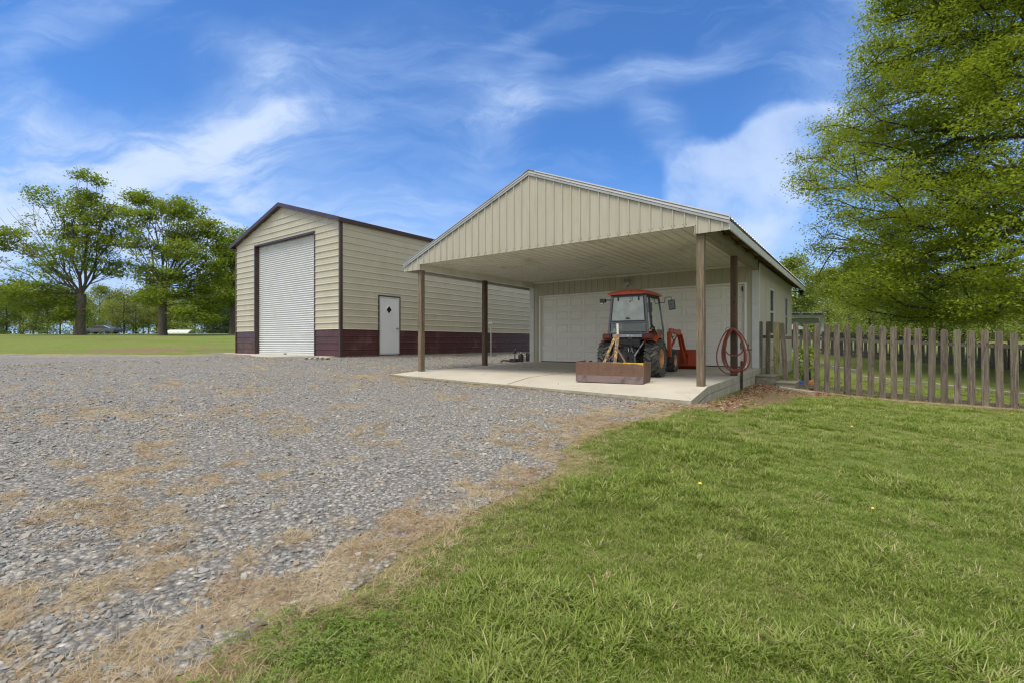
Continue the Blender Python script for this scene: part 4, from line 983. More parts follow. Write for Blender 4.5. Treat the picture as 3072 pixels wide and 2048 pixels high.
# loader
for s in (-1, 1):
    m = MB(); m.bar((s * .60, 1.22, .42), (s * .60, 1.16, 1.06), .09, .10, up=(0, 1, 0)); m.bar((s * .32, 1.22, .46), (s * .60, 1.22, .46), .08, .10); m.build('loader_mast', 'orange_paint', tra, bevel=.012)
    m = MB(); m.prism([(1.08, 1.03), (1.12, 1.15), (1.95, 1.11), (2.13, 1.13), (2.24, 1.00), (2.86, .20), (2.76, .14), (2.02, .95), (1.85, .98), (1.14, 1.03)], lambda p, q, t: (t, p, q), s * .635 - .035, s * .635 + .035); m.build('loader_arm', 'orange_paint', tra, bevel=.01)
    m = MB(); m.cyl((s * .60, 1.30, .62), (s * .60, 1.75, .84), .032, 10).cyl((s * .60, 1.75, .84), (s * .60, 2.02, .96), .018, 8); m.build('lift_cylinder', 'orange_paint', tra, smooth=True)
    m = MB(); m.cyl((s * .70, 2.10, .98), (s * .70, 2.55, .55), .03, 10).cyl((s * .70, 2.55, .55), (s * .70, 2.85, .36), .016, 8); m.build('tilt_cylinder', 'orange_paint', tra, smooth=True)
    m = MB(); m.tube([(s * .58, 1.25, .95), (s * .58, 1.45, 1.02), (s * .58, 1.62, .9), (s * .58, 1.8, .95)], .012, 6).tube([(s * .60, 1.25, .90), (s * .58, 1.5, .93), (s * .58, 1.7, .84), (s * .60, 1.95, .9)], .012, 6); m.build('hydraulic_hose', 'black_plastic', tra, smooth=True)
m = MB(); prof = [(2.86, .56), (2.80, .10), (2.92, .02), (3.32, .02), (3.32, .035), (2.94, .04), (2.825, .12), (2.885, .56)]
m.prism(prof, lambda p, q, t: (t, p, q), -.93, .93)
for s in (-1, 1): m.prism([(2.80, .10), (2.86, .56), (2.98, .55), (3.32, .05), (2.92, .02)], lambda p, q, t: (t, p, q), s * .93 - .008, s * .93 + .008); m.cbox((s * .64, 2.81, .28), (.02, .10, .30)); m.cbox((s * .74, 2.81, .28), (.02, .10, .30))
m.build('bucket', 'orange_paint', tra, bevel=.004)
m = MB(); m.box(-.93, .93, 2.84, 3.34, .0, .02); m.build('bucket_edge', 'black_metal', tra)

# ================================================================== BOX BLADE
bb = empty('box_blade', (2.05, 10.13, -.107), -TRH + .02)
tag(bb, 'rusty box blade with worn yellow mast hitched behind the tractor', 'box blade')
m = MB(); m.box(-.735, .735, .0, .012, .13, .43); m.build('rear_plate', 'rust_steel', bb, bevel=.002)
m = MB(); m.prism([(-.004, .145), (.014, .145), (-.012, .0), (-.03, .0)], lambda p, q, t: (t, p, q), -.738, .738); m.build('cutting_edge', 'cutting_edge', bb)
m = MB(); m.prism([(.30, .15), (.315, .15), (.285, .0), (.27, .0)], lambda p, q, t: (t, p, q), -.72, .72); m.box(-.72, .72, .30, .312, .15, .38); m.build('front_plate', 'rust_plain', bb)
for s in (-1, 1):
    m = MB(); m.prism([(-.0, .06), (0, .435), (.54, .445), (.55, .40), (.53, .08), (.46, .0), (-.012, .0)], lambda p, q, t: (t, p, q), s * .742 - .007, s * .742 + .007); m.build('side_plate', 'rust_plain', bb)
m = MB(); m.box(-.73, .73, .20, .26, .32, .38); m.build('tool_bar', 'rust_plain', bb)
for x in (-.5, -.2, .12, .42): m = MB(); m.cbox((x, .23, .34), (.05, .09, .22)); m.build('shank', 'black_metal', bb)
m = MB(); m.bar((.10, .10, .38), (.09, .34, 1.02), .075, .022, up=(0, 1, 0)); m.build('mast', 'yellow_worn', bb, bevel=.003)
m = MB(); m.bar((-.16, .12, .38), (.03, .36, .99), .06, .02, up=(0, 1, 0)); m.bar((.03, .36, .99), (.12, .36, 1.01), .03, .05); m.build('mast_brace', 'yellow_worn', bb, bevel=.003)
m = MB(); m.tube([(.10, .22, .72), (.22, .16, .58), (.34, .08, .42)], .022, 6); m.tube([(.02, .3, .60), (-.10, .2, .45), (-.14, .14, .40)], .014, 6); m.build('rear_stay', 'rust_plain', bb, smooth=True)
m = MB(); m.tube([(.085, .35, 1.02), (.075, .36, 1.25)], .026, 12); m.build('manual_tube', 'tube_white', bb, smooth=True)
m = MB(); m.cyl((-.03, .15, .38), (-.09, .10, .56), .012, 6).cyl((.0, .15, .38), (-.06, .10, .56), .008, 6); m.build('pin', 'steel_grey', bb, smooth=True)

# ================================================================== HOSE on the post, hydrant
hx, hy = 5.275, 11.36; ha = math.atan2(hx, hy); hc, hs = math.cos(ha), math.sin(ha)
ho = empty('garden_hose', (hx, hy, 0), 0); tag(ho, 'red rubber hose hung in long loops on the dark carport post', 'hose')
def loop(cx, zt, zb, a, ph, dep, tilt=0.):
    pts = []
    for k in range(36):
        t = 2 * PI * k / 36; x = cx + a * math.sin(t) * (1 - .30 * math.cos(t)) + tilt * (1 - math.cos(t)) * .5; z = (zt + zb) / 2 + (zt - zb) / 2 * math.cos(t)
        d = dep + .02 * math.sin(2 * t + ph); pts.append((x * hc - d * hs, -x * hs - d * hc, z))
    return pts
hk = MB(); 
for (cx, zt, zb, a, ph, dep, tl2) in [(-.01, 1.05, .43, .20, 0, .05, .02), (-.03, 1.07, .08, .235, 1, .07, .03), (-.01, 1.06, .10, .22, 2, .03, .05), (.0, 1.04, .05, .24, 3, .06, .03), (.0, 1.06, .07, .21, 4, .09, .06), (-.06, 1.05, .0, .30, 5, .04, .0), (.03, 1.03, .06, .265, 6, .02, .07)]:
    hk.tube(loop(cx, zt, zb - .005, a, ph, dep, tl2), .0155, 7, closed=True)
hk.build('hose_coil', 'hose_red', ho, smooth=True)
m = MB(); m.tube([(-.18 * hc, .18 * hs, .95), (-.17 * hc, .17 * hs, 1.07), (-.05 * hc, .05 * hs, 1.11), (.03, 0, 1.07), (.08, -.02, 1.0)], .006, 5); m.tube([(-.1, .0, 1.02), (.02, -.03, 1.05), (.1, .0, 1.0), (.05, -.03, .95), (-.02, -.03, .98)], .007, 5); m.build('tie_wire', 'black_plastic', ho, smooth=True)
m = MB(); m.cbox((.02, .06, 1.0), (.13, .10, .05)); m.build('hose_hook', 'black_metal', ho, bevel=.005)
wx, wy = g2w(8.06, 2.93)
hy_ = empty('water_hydrant', (wx, wy, H(wx, wy)), 0); tag(hy_, 'dark standpipe with a tap beside the dark carport post', 'water tap')
zg = H(wx, wy)
m = MB(); m.cyl((0, 0, -.1), (0, 0, .0 - zg + .30), .03, 10); m.build('casing', 'post_dark', hy_, smooth=True)
m = MB(); m.cyl((0, 0, -zg + .30), (0, 0, -zg + .62), .014, 8).cyl((.0, 0, -zg + .35), (.04, .0, -zg + .35), .012, 8); m.build('riser', 'tube_white', hy_, smooth=True)
m = MB(); m.cbox((0, 0, -zg + .68), (.06, .06, .13)).cbox((0, -.02, -zg + .60), (.075, .05, .04)); m.build('tap_body', 'teal_metal', hy_, bevel=.012)
m = MB(); m.cyl((.18, .06, -zg + .60), (.18, .06, -zg + .70), .024, 8).cbox((.20, .05, -zg + .57), (.12, .04, .03)); m.build('nozzle', 'black_metal', hy_, bevel=.006)

# ================================================================== FENCES
def picket(mb, L_, w_, t_):
    c = w_ * .22; mb.prism([(-w_ / 2, 0), (w_ / 2, 0), (w_ / 2, L_ - c), (w_ / 2 - c * .55, L_ - c * .25), (w_ / 2 - c * 1.2, L_), (-w_ / 2 + c * 1.2, L_), (-w_ / 2 + c * .55, L_ - c * .25), (-w_ / 2, L_ - c)], lambda p, q, t: (p, t, q), -t_ / 2, t_ / 2)
FV = 5.85
fx, fy = g2w(8.0, FV)
fe = empty('picket_fence', (fx, fy, 0), -TH); tag(fe, 'weathered wooden picket fence running from the garage corner to the right', 'fence')
us = [7.99, 8.19, 8.42, 8.66, 8.9] + [9.135 + .235 * k for k in range(30)]
rr_ = random.Random(5)
for i, u in enumerate(us):
    tt = 1.33 - .0705 * (u - 8) + rr_.uniform(-.022, .018); gxw, gyw = g2w(u, FV); zb = H(gxw, gyw) + .02
    m = MB(); wd = .135 + rr_.uniform(-.008, .006)
    if i == 2: m.box(-.075, .075, -.07, .07, 0, tt - zb)
    else: picket(m, tt - zb, wd if i > 1 else .12, .02)
    o = m.build('picket', 'picket_pale' if i == 2 else 'picket_wood', fe, bevel=.006)
    if i == 2: o['label'] = 'paler yellow-green fence post'
    o.location = (u - 8.0, -.045 if i != 2 else .0, zb); o.rotation_euler = (rr_.uniform(-.012, .012), rr_.uniform(-.012, .012) + (-.06 if i == 3 else 0), rr_.uniform(-.03, .03))
for (z0, z1, hgh) in ((.90, .90 - .049 * 8, .085), (-.40, -.40 - .058 * 8, .085)):
    m = MB(); m.bar((-.02 if z0 > 0 else .6, .0, z0 if z0 > 0 else z0 - .03), (7.9, 0, z1), .04, hgh); m.build('rail', 'rail_wood', fe)
for u in (10.02, 12.42, 14.85):
    gxw, gyw = g2w(u, FV + .07); zg = H(gxw, gyw); m = MB(); m.box(u - 8 - .045, u - 8 + .045, .03, .12, zg - .2, 1.10 - .06 * (u - 8)); m.build('fence_post', 'rail_wood', fe, bevel=.006)
# fence at the back of the side yard
A, B = Vector((15.9, 26.3)), Vector((28.5, 18.1)); Ln = (B - A).length; ang = math.atan2((B - A).y, (B - A).x)
f2 = empty('back_fence', (A.x, A.y, 0), ang); tag(f2, 'darker low picket fence across the far side of the yard', 'fence')
n = int(Ln / .205)
for k in range(n):
    t = k / n; p = A + (B - A) * t; zg = H(p.x, p.y) - .02; m = MB(); picket(m, 1.20 + rr_.uniform(-.02, .02), .14, .02); o = m.build('picket', 'far_picket_wood', f2); o.location = (Ln * t, 0, zg); o.rotation_euler = (0, rr_.uniform(-.015, .015), 0)
for dz in (.25, .98):
    m = MB()
    for k in range(12):
        a, b = A + (B - A) * (k / 12), A + (B - A) * ((k + 1) / 12); m.bar((Ln * k / 12, .03, H(a.x, a.y) + dz), (Ln * (k + 1) / 12, .03, H(b.x, b.y) + dz), .04, .09)
    m.build('rail', 'far_picket_wood', f2)
for k in range(6):
    p = A + (B - A) * (k / 5.5); m = MB(); x = Ln * k / 5.5; zg = H(p.x, p.y); m.box(x - .05, x + .05, .05, .15, zg - .1, zg + 1.32); m.build('fence_post', 'far_picket_wood', f2)
# steps and landscape timbers
def gbox(name, u0, u1, v0, v1, z0, z1, mat, bevel=.012):
    x, y = g2w(u0, v0); m = MB(); m.box(0, u1 - u0, 0, v1 - v0, z0, z1); o = m.build(name, mat, None, bevel=bevel); o.location = (x, y, 0); o.rotation_euler = (0, 0, -TH); return o
def stepbox(u0, u1, v0, v1, z0, z1, label):
    x, y = g2w(u0, v0); e = empty('wooden_step', (x, y, z0), -TH); tag(e, label, 'step', 'wooden steps beside the slab')
    m = MB(); nb = 4; wv_ = (v1 - v0) / nb
    for k in range(nb): m.box(-.015, u1 - u0 + .015, k * wv_ + .003 - .015, (k + 1) * wv_ - .003, z1 - z0 - .038, z1 - z0)
    m.build('tread', 'step_wood', e, bevel=.003)
    m = MB(); m.box(0, u1 - u0, 0, v1 - v0 - .01, 0, z1 - z0 - .040); m.build('riser', 'step_wood', e, bevel=.004)
stepbox(8.05, 8.50, 4.85, 5.68, -.50, -.15, 'upper weathered wooden box step against the slab side'); stepbox(8.53, 8.98, 4.75, 5.55, -.62, -.30, 'lower dark wooden step beside the upper step')
tim = [((2338, 1166), (2440, 1182), 'old landscape timber lying at the foot of the fence by the steps')]
for a, b, lab in tim:
    p, q = px2w(*a), px2w(*b); m = MB(); m.bar((p[0], p[1], H(*p) + .02), (q[0], q[1], H(*q) + .02), .14, .10); tag(m.build('landscape_timber', 'timber_wood', bevel=.01), lab, 'timber', 'landscape timbers')
def timber_chain(pxs, labels, lift=.04, hh=.11):
    for k in range(len(pxs) - 1):
        p, q = px2w(*pxs[k]), px2w(*pxs[k + 1]); m = MB(); m.bar((p[0], p[1], H(*p) + lift), (q[0], q[1], H(*q) + lift), .13, hh)
        tag(m.build('landscape_timber', 'timber_wood', bevel=.01), labels[k], 'timber', 'landscape timbers')
timber_chain([(2575, 1131), (2690, 1146), (2790, 1155), (2900, 1169), (3090, 1190)], ['yard edging timber behind the fence, leftmost of the long curved row', 'second timber from the left in the long curved row behind the fence', 'third timber from the left in the long curved row behind the fence', 'rightmost timber of the long curved row behind the fence'])
timber_chain([(2398, 1093), (2450, 1097), (2512, 1104)], ['upper retaining timber behind the fence, near the patio', 'upper retaining timber behind the fence, right of the patio one'], .08, .16)
timber_chain([(2496, 1107), (2572, 1120)], ['middle retaining timber stepping down behind the fence'], .07, .16)

# ================================================================== PAVILION and patio things
pv = empty('pavilion', (17.0, 30.0, H(18, 30)), 0); tag(pv, 'grey open pavilion with dark back wall behind the garage corner', 'pavilion')
zg = 0; zt_ = 2.36 - H(18, 30)
m = MB()
m.box(-3.2, 2.55, -.05, .05, zt_ - .12, zt_ + .06); m.build('front_beam', 'pavilion_wood', pv)
for x in (-3.1, 2.43): 
    for y in (-.06, 3.0): MB().box(x, x + .14, y, y + .14, -.3, zt_ - .12).build('post', 'pavilion_wood', pv)
MB().box(-3.0, 2.4, .15, .20, zt_ - .45, zt_ - .14).build('valance', 'pvc_grey', pv)
m = MB()
for k in range(9): m.box(-3.2 + k * .7, -3.14 + k * .7, -.3, 3.3, zt_ + .065, zt_ + .17)
m.build('rafters', 'pavilion_wood', pv)
m = MB(); sheet(m, rib_profile(-3.3, 2.7), -.35, 3.4, lambda s, t, o: (s, t, zt_ + .18 + o)); m.build('roof', 'galv_roof', pv)
m = MB(); m.box(-3.0, 2.5, 2.9, 2.98, -.2, zt_ - .1); m.build('back_wall', 'navy_paint', pv)
px_, py_ = 15.9, 27.0; zz = H(px_, py_)
um = empty('patio_umbrella', (px_, py_, zz), 0); tag(um, 'low grey patio umbrella seen between the fence pickets by the garage', 'umbrella')
m = MB(); m.lathe([(1.55, .0), (1.42, .35), (1.22, .85), (1.20, .85), (1.38, .35), (1.5, .0)], 8, 'z'); m.build('canopy', 'cloth_grey', um)
m = MB(); m.cyl((0, 0, 0), (0, 0, 1.5), .022, 8).lathe([(0, .0), (0.0, .22), (.06, .2), (.08, .03)], 12, 'z'); m.build('pole', 'trim_white', um)
ch = empty('patio_chair', (16.55, 26.4, H(16.55, 26.4)), .4); tag(ch, 'white tubular patio chair on the yard by the pavilion', 'chair')
m = MB()
for s in (-.25, .25): m.tube([(s, -.25, 0), (s, -.25, .45), (s, .2, .45), (s, .35, .95)], .014, 6); m.tube([(s, .25, 0), (s, .2, .45)], .014, 6)
m.tube([(-.25, .35, .95), (0, .38, 1.02), (.25, .35, .95)], .014, 6).tube([(-.25, -.25, .45), (.25, -.25, .45)], .014, 6).tube([(-.25, .3, .75), (.25, .3, .75)], .012, 6); m.build('frame', 'tube_white', ch, smooth=True)
m = MB(); m.box(-.24, .24, -.24, .2, .44, .465); m.build('seat', 'navy_paint', ch)
ls = empty('patio_screen', (17.0, 28.4, H(17, 28.4)), 0); tag(ls, 'yellow-green arched panel in front of the dark pavilion wall', 'screen')
m = MB(); m.prism([(-.28 + .0, 0.9)] + [(.28 * math.cos(PI - k * PI / 10), 1.25 + .28 * math.sin(PI - k * PI / 10)) for k in range(11)] + [(.28, .9)], lambda p, q, t: (p, t, q), -.02, .02); m.build('panel', 'leaf_bright', ls)
m = MB(); m.cyl((0, 0, 0), (0, 0, .9), .03, 8); m.build('stand', 'trim_white', ls)
# blue tarp and orange ball-like toys at the foot of the fence
def lump(name, x, y, size, mat, label, cat, seed=0):
    m = MB(); m.ico((0, 0, size[2] * .6), size, 3, seed, .09); o = m.build(name, mat, smooth=True); o.location = (x, y, H(x, y)); return tag(o, label, cat)
x_, y_ = g2w(9.12, 6.6); lump('blue_tarp', x_, y_, (.30, .2, .16), 'blue_tarp', 'crumpled blue tarp on the ground behind the first fence pickets', 'tarp', 1)
x_, y_ = g2w(9.0, 7.3); m = MB(); m.prism([(-.12, 0), (.14, 0), (.10, .95), (0, 1.0)], lambda p, q, t: (p, t, q), -.05, .05); o = m.build('folded_chair', 'navy_paint', bevel=.02); o.location = (x_, y_, H(x_, y_)); tag(o, 'folded navy blue chair leaning behind the fence near the garage wall', 'folded chair')
x_, y_ = g2w(9.15, 6.25)
m = MB(); m.lathe([(0, .03), (.005, .12), (.10, .15), (.20, .17), (.205, .155), (.11, .135), (.02, .10), (.02, 0)], 16, 'z'); o = m.build('clay_pot', 'rim_orange', smooth=True); o.location = (x_, y_, H(x_, y_) + .12); o.rotation_euler = (R(80), 0, .6); tag(o, 'orange clay pot lying on its side behind the fence', 'pot')
# small vine on the pale post and a bright plant behind
def leaf_cloud(C, n_each, sig, size, seed=0, up=.3, asp=.55):
    r = np.random.default_rng(seed); C = np.asarray(C, float); k = len(C) * n_each
    P = np.repeat(C, n_each, 0) + r.normal(size=(k, 3)) * np.asarray(sig)
    nrm = r.normal(size=(k, 3)); nrm[:, 2] = np.abs(nrm[:, 2]) + up; nrm /= np.linalg.norm(nrm, axis=1)[:, None]
    a = np.cross(nrm, r.normal(size=(k, 3))); a /= np.linalg.norm(a, axis=1)[:, None] + 1e-9; b = np.cross(nrm, a)
    s = size * r.uniform(.6, 1.35, k)[:, None]
    V = np.stack([P - a * s * .5, P + b * s * asp * .5 + nrm * s * .06, P + a * s * .5, P - b * s * asp * .5 + nrm * s * .06], 1).reshape(-1, 3)
    return V, np.arange(len(V)).reshape(-1, 4)
x_, y_ = g2w(8.42, FV - .12); zb = H(x_, y_)
vn = empty('climbing_vine', (x_, y_, zb), 0); tag(vn, 'thin green vine climbing the pale fence post', 'vine')
rv_ = random.Random(3); m = MB(); pts = [[(.0 + .07 * math.sin(k * .9), -.02, .05 + k * .08) for k in range(13)], [(.05, -.02, .62), (.14, -.02, .7), (.2, -.02, .66)], [(-.05, -.02, .66), (-.18, -.02, .72), (-.24, -.02, .66)]]
for p in pts: m.tube(p, .004, 4)
m.build('stem', 'bark_dark', vn); V, Fq = leaf_cloud(sum(pts, []), 4, (.05, .02, .04), .05, 4); np_mesh('leaves', V, Fq, 'leaf_oak', vn)
x_, y_ = g2w(9.0, 6.9); pl = empty('garden_plant', (x_, y_, H(x_, y_)), 0); tag(pl, 'bright lime-green shrub behind the fence beside the garage', 'plant')
C = [(rv_.uniform(-.28, .28), rv_.uniform(-.15, .15), rv_.uniform(.5, 1.15)) for _ in range(26)]
m = MB(); [m.tube([(0, 0, 0), (c[0] * .6, c[1] * .6, c[2] * .6), c], .006, 4, .003) for c in C[:14]]; m.build('stem', 'bark_dark', pl)
V, Fq = leaf_cloud(C, 16, (.06, .06, .07), .09, 5); np_mesh('leaves', V, Fq, 'leaf_bright', pl)

# ================================================================== things between the buildings
x_, y_ = px2w(1473, 1068); zb = H(x_, y_)
sp = empty('standpipe', (x_, y_, zb), 0); tag(sp, 'thin grey pipe with a small box standing by the shed wall', 'pipe')
m = MB(); m.cyl((0, 0, -.1), (0, 0, 1.42), .028, 10); m.build('pipe', 'pvc_grey', sp, smooth=True); m = MB(); m.cbox((0, 0, 1.46), (.13, .09, .13)).cbox((-.10, 0, 1.46), (.08, .05, .05)); m.build('cap_box', 'pvc_grey', sp, bevel=.01)
m = MB(); m.tube([(-.25, .1, .03), (-.1, .05, .05), (.1, -.02, .03), (.25, .04, .03)], .02, 6); m.build('cable', 'black_plastic', sp)
x_, y_ = g2w(-.62, 7.4); zb = H(x_, y_); ld = empty('ladder', (x_, y_, zb + .16), -TH + .12); tag(ld, 'aluminium ladder lying flat between the shed and the garage', 'ladder')
m = MB()
for s in (-.22, .22): m.bar((s, -1.5, 0), (s, 1.9, .08), .03, .09)
m.build('rails', 'pvc_grey', ld); m = MB()
for k in range(11): m.cyl((-.22, -1.3 + k * .3, .005 + k * .007), (.22, -1.3 + k * .3, .005 + k * .007), .018, 8)
m.build('rungs', 'pvc_grey', ld, smooth=True)
m = MB(); m.box(-.25, .25, -1.2, -1.1, -.2, -.04); m.box(-.25, .25, 1.2, 1.3, -.2, -.02); m.build('support_block', 'timber_wood', ld)
def canister(u, v, h, r, lab, cap='black_plastic'):
    x, y = g2w(u, v); e = empty('black_canister', (x, y, H(x, y) + .02), 0); tag(e, lab, 'canister', 'black canisters at the garage corner')
    m = MB(); m.lathe([(0, 0), (0, r), (h * .75, r), (h * .88, r * .8), (h * .95, r * .35), (h, r * .3), (h, 0)], 18, 'z'); m.build('body', 'black_plastic', e, smooth=True)
    m = MB(); m.cyl((0, 0, h), (0, 0, h + .05), r * .32, 10); m.build('cap', cap, e, smooth=True)
canister(-.14, 5.35, .36, .10, 'black canister standing beside the slab, left of the other', 'tube_white'); canister(-.20, 6.0, .42, .13, 'taller black canister close to the garage corner')
x_, y_ = g2w(-.34, 5.1); e = empty('trailer_jack', (x_, y_, H(x_, y_) + .02), -TH); tag(e, 'black curved hitch jack lying beside the slab', 'jack')
m = MB(); m.tube([(-.35, -.3, .03), (-.28, -.25, .09), (-.15, -.15, .08), (.0, 0, .05)], .03, 8); m.build('foot', 'black_metal', e, smooth=True)
m = MB(); m.tube([(.1, .05, .08), (.02, .1, .22), (-.06, .2, .38), (-.08, .3, .52)], .028, 8); m.cbox((-.05, .2, .40), (.09, .09, .12)); m.build('arm', 'black_metal', e, smooth=True)
m = MB(); m.cbox((.05, .0, .09), (.30, .18, .14)); m.build('housing', 'black_metal', e, bevel=.02)
m = MB(); r5 = random.Random(9)
x0_, y0_ = s2w(-.6, -1.25)
for k in range(5):
    x, y = x0_ + .35 + k * .17, y0_ - .02 + r5.uniform(-.06, .06); bmk = MB(); bmk.ico((0, 0, .03), (r5.uniform(.06, .13), r5.uniform(.05, .08), .05), 1, k, .15); o = bmk.build('concrete_chunk', 'concrete_side'); o.location = (x, y, H(x, y) + .02)
    tag(o, f'broken concrete lump by the apron corner, {["leftmost", "second from left", "middle", "second from right", "rightmost"][k]} of five', 'rubble', 'broken concrete by the apron')

# ================================================================== CAR, tunnel, utility pole far left
def far_xy(px, Z): return ((px - CXP) / F_PX * Z, Z)
cx_, cy_ = far_xy(306, 80); cz_ = H(cx_, cy_) + .02
car = empty('parked_car', (cx_, cy_, cz_), 0); tag(car, 'dark grey saloon car behind the far left tree trunk', 'car')
side_prof = [(-2.7, .32), (-2.72, .62), (-2.5, .82), (-1.5, .95), (-.7, 1.33), (.2, 1.42), (1.0, 1.36), (1.9, 1.02), (2.5, .95), (2.68, .7), (2.65, .32)]
m = MB(); m.prism([(-2.7, .30), (-2.72, .62), (-2.45, .82), (-1.5, .93), (2.0, .98), (2.5, .93), (2.68, .7), (2.65, .30)], lambda p, q, t: (p, t, q), -.88, .88); m.build('body', 'car_paint', car, bevel=.06, seg=3)
m = MB(); m.prism([(-1.55, .92), (-.72, 1.34), (.1, 1.44), (.95, 1.38), (1.95, .97)], lambda p, q, t: (p, t, q), -.72, .72); m.build('cabin', 'car_paint', car, bevel=.05, seg=3)
m = MB()
for s in (-.725, .725): m.add([(-1.3, s, .97), (-.68, s, 1.30), (.1, s, 1.38), (.1, s, .98)], [(0, 1, 2, 3)]); m.add([(.16, s, .98), (.16, s, 1.38), (.9, s, 1.33), (1.6, s, 1.0)], [(0, 1, 2, 3)])
m.build('side_window', 'car_glass', car, fix=False)
for x in (-1.7, 1.6):
    for y in (-.82, .82):
        m = MB(); m.lathe([(-.1, 0), (-.1, .3), (-.08, .33), (.08, .33), (.1, .3), (.1, 0)], 20, 'y', (x, y, .33)); m.build('wheel', 'black_plastic', car, smooth=True)
x_, y_ = far_xy(543, 72); e = empty('white_tunnel', (x_, y_, H(x_, y_)), .0); tag(e, 'low white arched cover lying on the grass between the oaks and the shed', 'cover')
m = MB(); vs = []; 
for k in range(9):
    a = PI * k / 8; 
    for x in (-1.85 + .25 * math.sin(a), 1.55 + .25 * math.sin(a)): vs.append((x, -.8 * math.cos(a), .58 * math.sin(a)))
m.add(vs, [(2 * k, 2 * k + 1, 2 * k + 3, 2 * k + 2) for k in range(8)] + [tuple(range(0, 18, 2)), tuple(range(17, 0, -2))]); m.build('shell', 'shed_white', e, smooth=True)
x_, y_ = far_xy(604, 76); e = empty('utility_pole', (x_, y_, H(x_, y_)), 0); tag(e, 'thin grey pole standing in the grass left of the shed', 'pole'); m = MB(); m.cyl((0, 0, -.2), (0, 0, 4.5), .11, 8, .09); m.build('shaft', 'pvc_grey', e, smooth=True)
m = MB(); m.cbox((0, 0, 4.5), (.5, .12, .1)); m.build('crossarm', 'pvc_grey', e)
# ================================================================== TREES
def skeleton(C, trunk, seed=0, reuse=.35, step=.9, wob=.10):
    """grow limbs from the trunk nodes to every leaf cluster; returns branches (lists of node ids), nodes and leaf counts"""
    r = np.random.default_rng(seed); N = [np.array(p, float) for p in trunk]; par = [-1] + list(range(len(trunk) - 1)); plen = [0.0]
    for i in range(1, len(trunk)): plen.append(0.0 if i < len(trunk) * .35 else plen[-1] + .0)
    fork = N[len(trunk) // 2]; ok = [False] * len(trunk); k0 = max(1, int(len(trunk) * .45))
    for i in range(k0, len(trunk)): ok[i] = True
    C = sorted([np.array(c, float) for c in C], key=lambda c: np.linalg.norm(c - fork)); br = []; cnt = [0] * len(N)
    A = np.zeros((len(C) * 40 + 400, 3)); PL = np.full(len(A), 1e9)
    for i, p in enumerate(N): A[i] = p; PL[i] = plen[i] if ok[i] else 1e9
    n = len(N)
    for c in C:
        d = np.linalg.norm(A[:n] - c, axis=1); cost = d + reuse * PL[:n] + np.maximum(0, A[:n, 2] - c[2]) * .25
        i = int(np.argmin(cost)); L_ = d[i]; m = max(1, int(L_ / step)); path = [i]; p0 = A[i].copy(); sag = np.array([0, 0, 1]) * L_ * r.uniform(.02, .13)
        for k in range(1, m + 1):
            t = k / m; q = p0 + (c - p0) * t + sag * math.sin(t * PI) + r.normal(size=3) * wob * step * (0 if k == m else 1)
            if n >= len(A): break
            A[n] = q; PL[n] = PL[path[-1]] + np.linalg.norm(q - A[path[-1]]) if PL[path[-1]] < 1e8 else 0
            par.append(path[-1]); cnt.append(0); path.append(n); n += 1
        br.append(path); j = path[-1]
        while j >= 0: cnt[j] += 1; j = par[j]
    return A[:n], par, cnt, br
def tree(name, loc, trunk_pts, r0, C, n_leaf, sig, lsize, leaf, bark, seed, label=None, cat='tree', group=None, bare=(), step=.9, flare=1.5, rtip=.012, up=.5, sides=6, wob=.10, asp=.6, keep=None, reuse=.35):
    e = empty(name, loc, 0)
    if label: tag(e, label, cat, group)
    nodes, par, cnt, br = skeleton(list(C) + list(bare), trunk_pts, seed, step=step, wob=wob, reuse=reuse)
    tot = max(cnt); ex = math.log(r0 / rtip) / math.log(max(tot, 2)); rad = [rtip * max(c, 1) ** ex for c in cnt]
    nt = len(trunk_pts); mb = MB()
    rt_ = [max(rad[i], r0 * (1 - .45 * i / nt)) for i in range(nt)]; rt_[0] *= flare; 
    if nt > 1: rt_[1] = max(rt_[1], r0 * (1 + (flare - 1) * .25))
    mb.tube(trunk_pts, rt_, 14); mb.build('trunk', bark, e, smooth=True)
    lb = MB()
    for p in br:
        rr0 = rad[p[1]]; lb.tube([nodes[i] for i in p], [min(rad[p[0]], rr0 * 1.05)] + [rad[i] for i in p[1:]], sides if rr0 > .05 else 4, cap=False)
    lb.build('limbs', bark, e, smooth=True, fix=False)
    CC = np.array(C); V, Fq = leaf_cloud(CC, n_leaf, sig, lsize, seed + 1, up, asp); np_mesh('crown', V, Fq, leaf, e)
    return e
def ell_pts(r, n, c, rad, lo=.35, flat=0):
    v = r.normal(size=(n, 3)); v /= np.linalg.norm(v, axis=1)[:, None]; s = r.uniform(lo ** 3, 1, n) ** (1 / 3); return np.array(c) + v * s[:, None] * np.array(rad)
def at_px(px, py, Z, base):       # crown point for a lobe of a known tree, relative to its base
    return ((px - CXP) / F_PX * Z - base[0], 0, CAMZ - (py - HOR) / F_PX * Z - base[2])
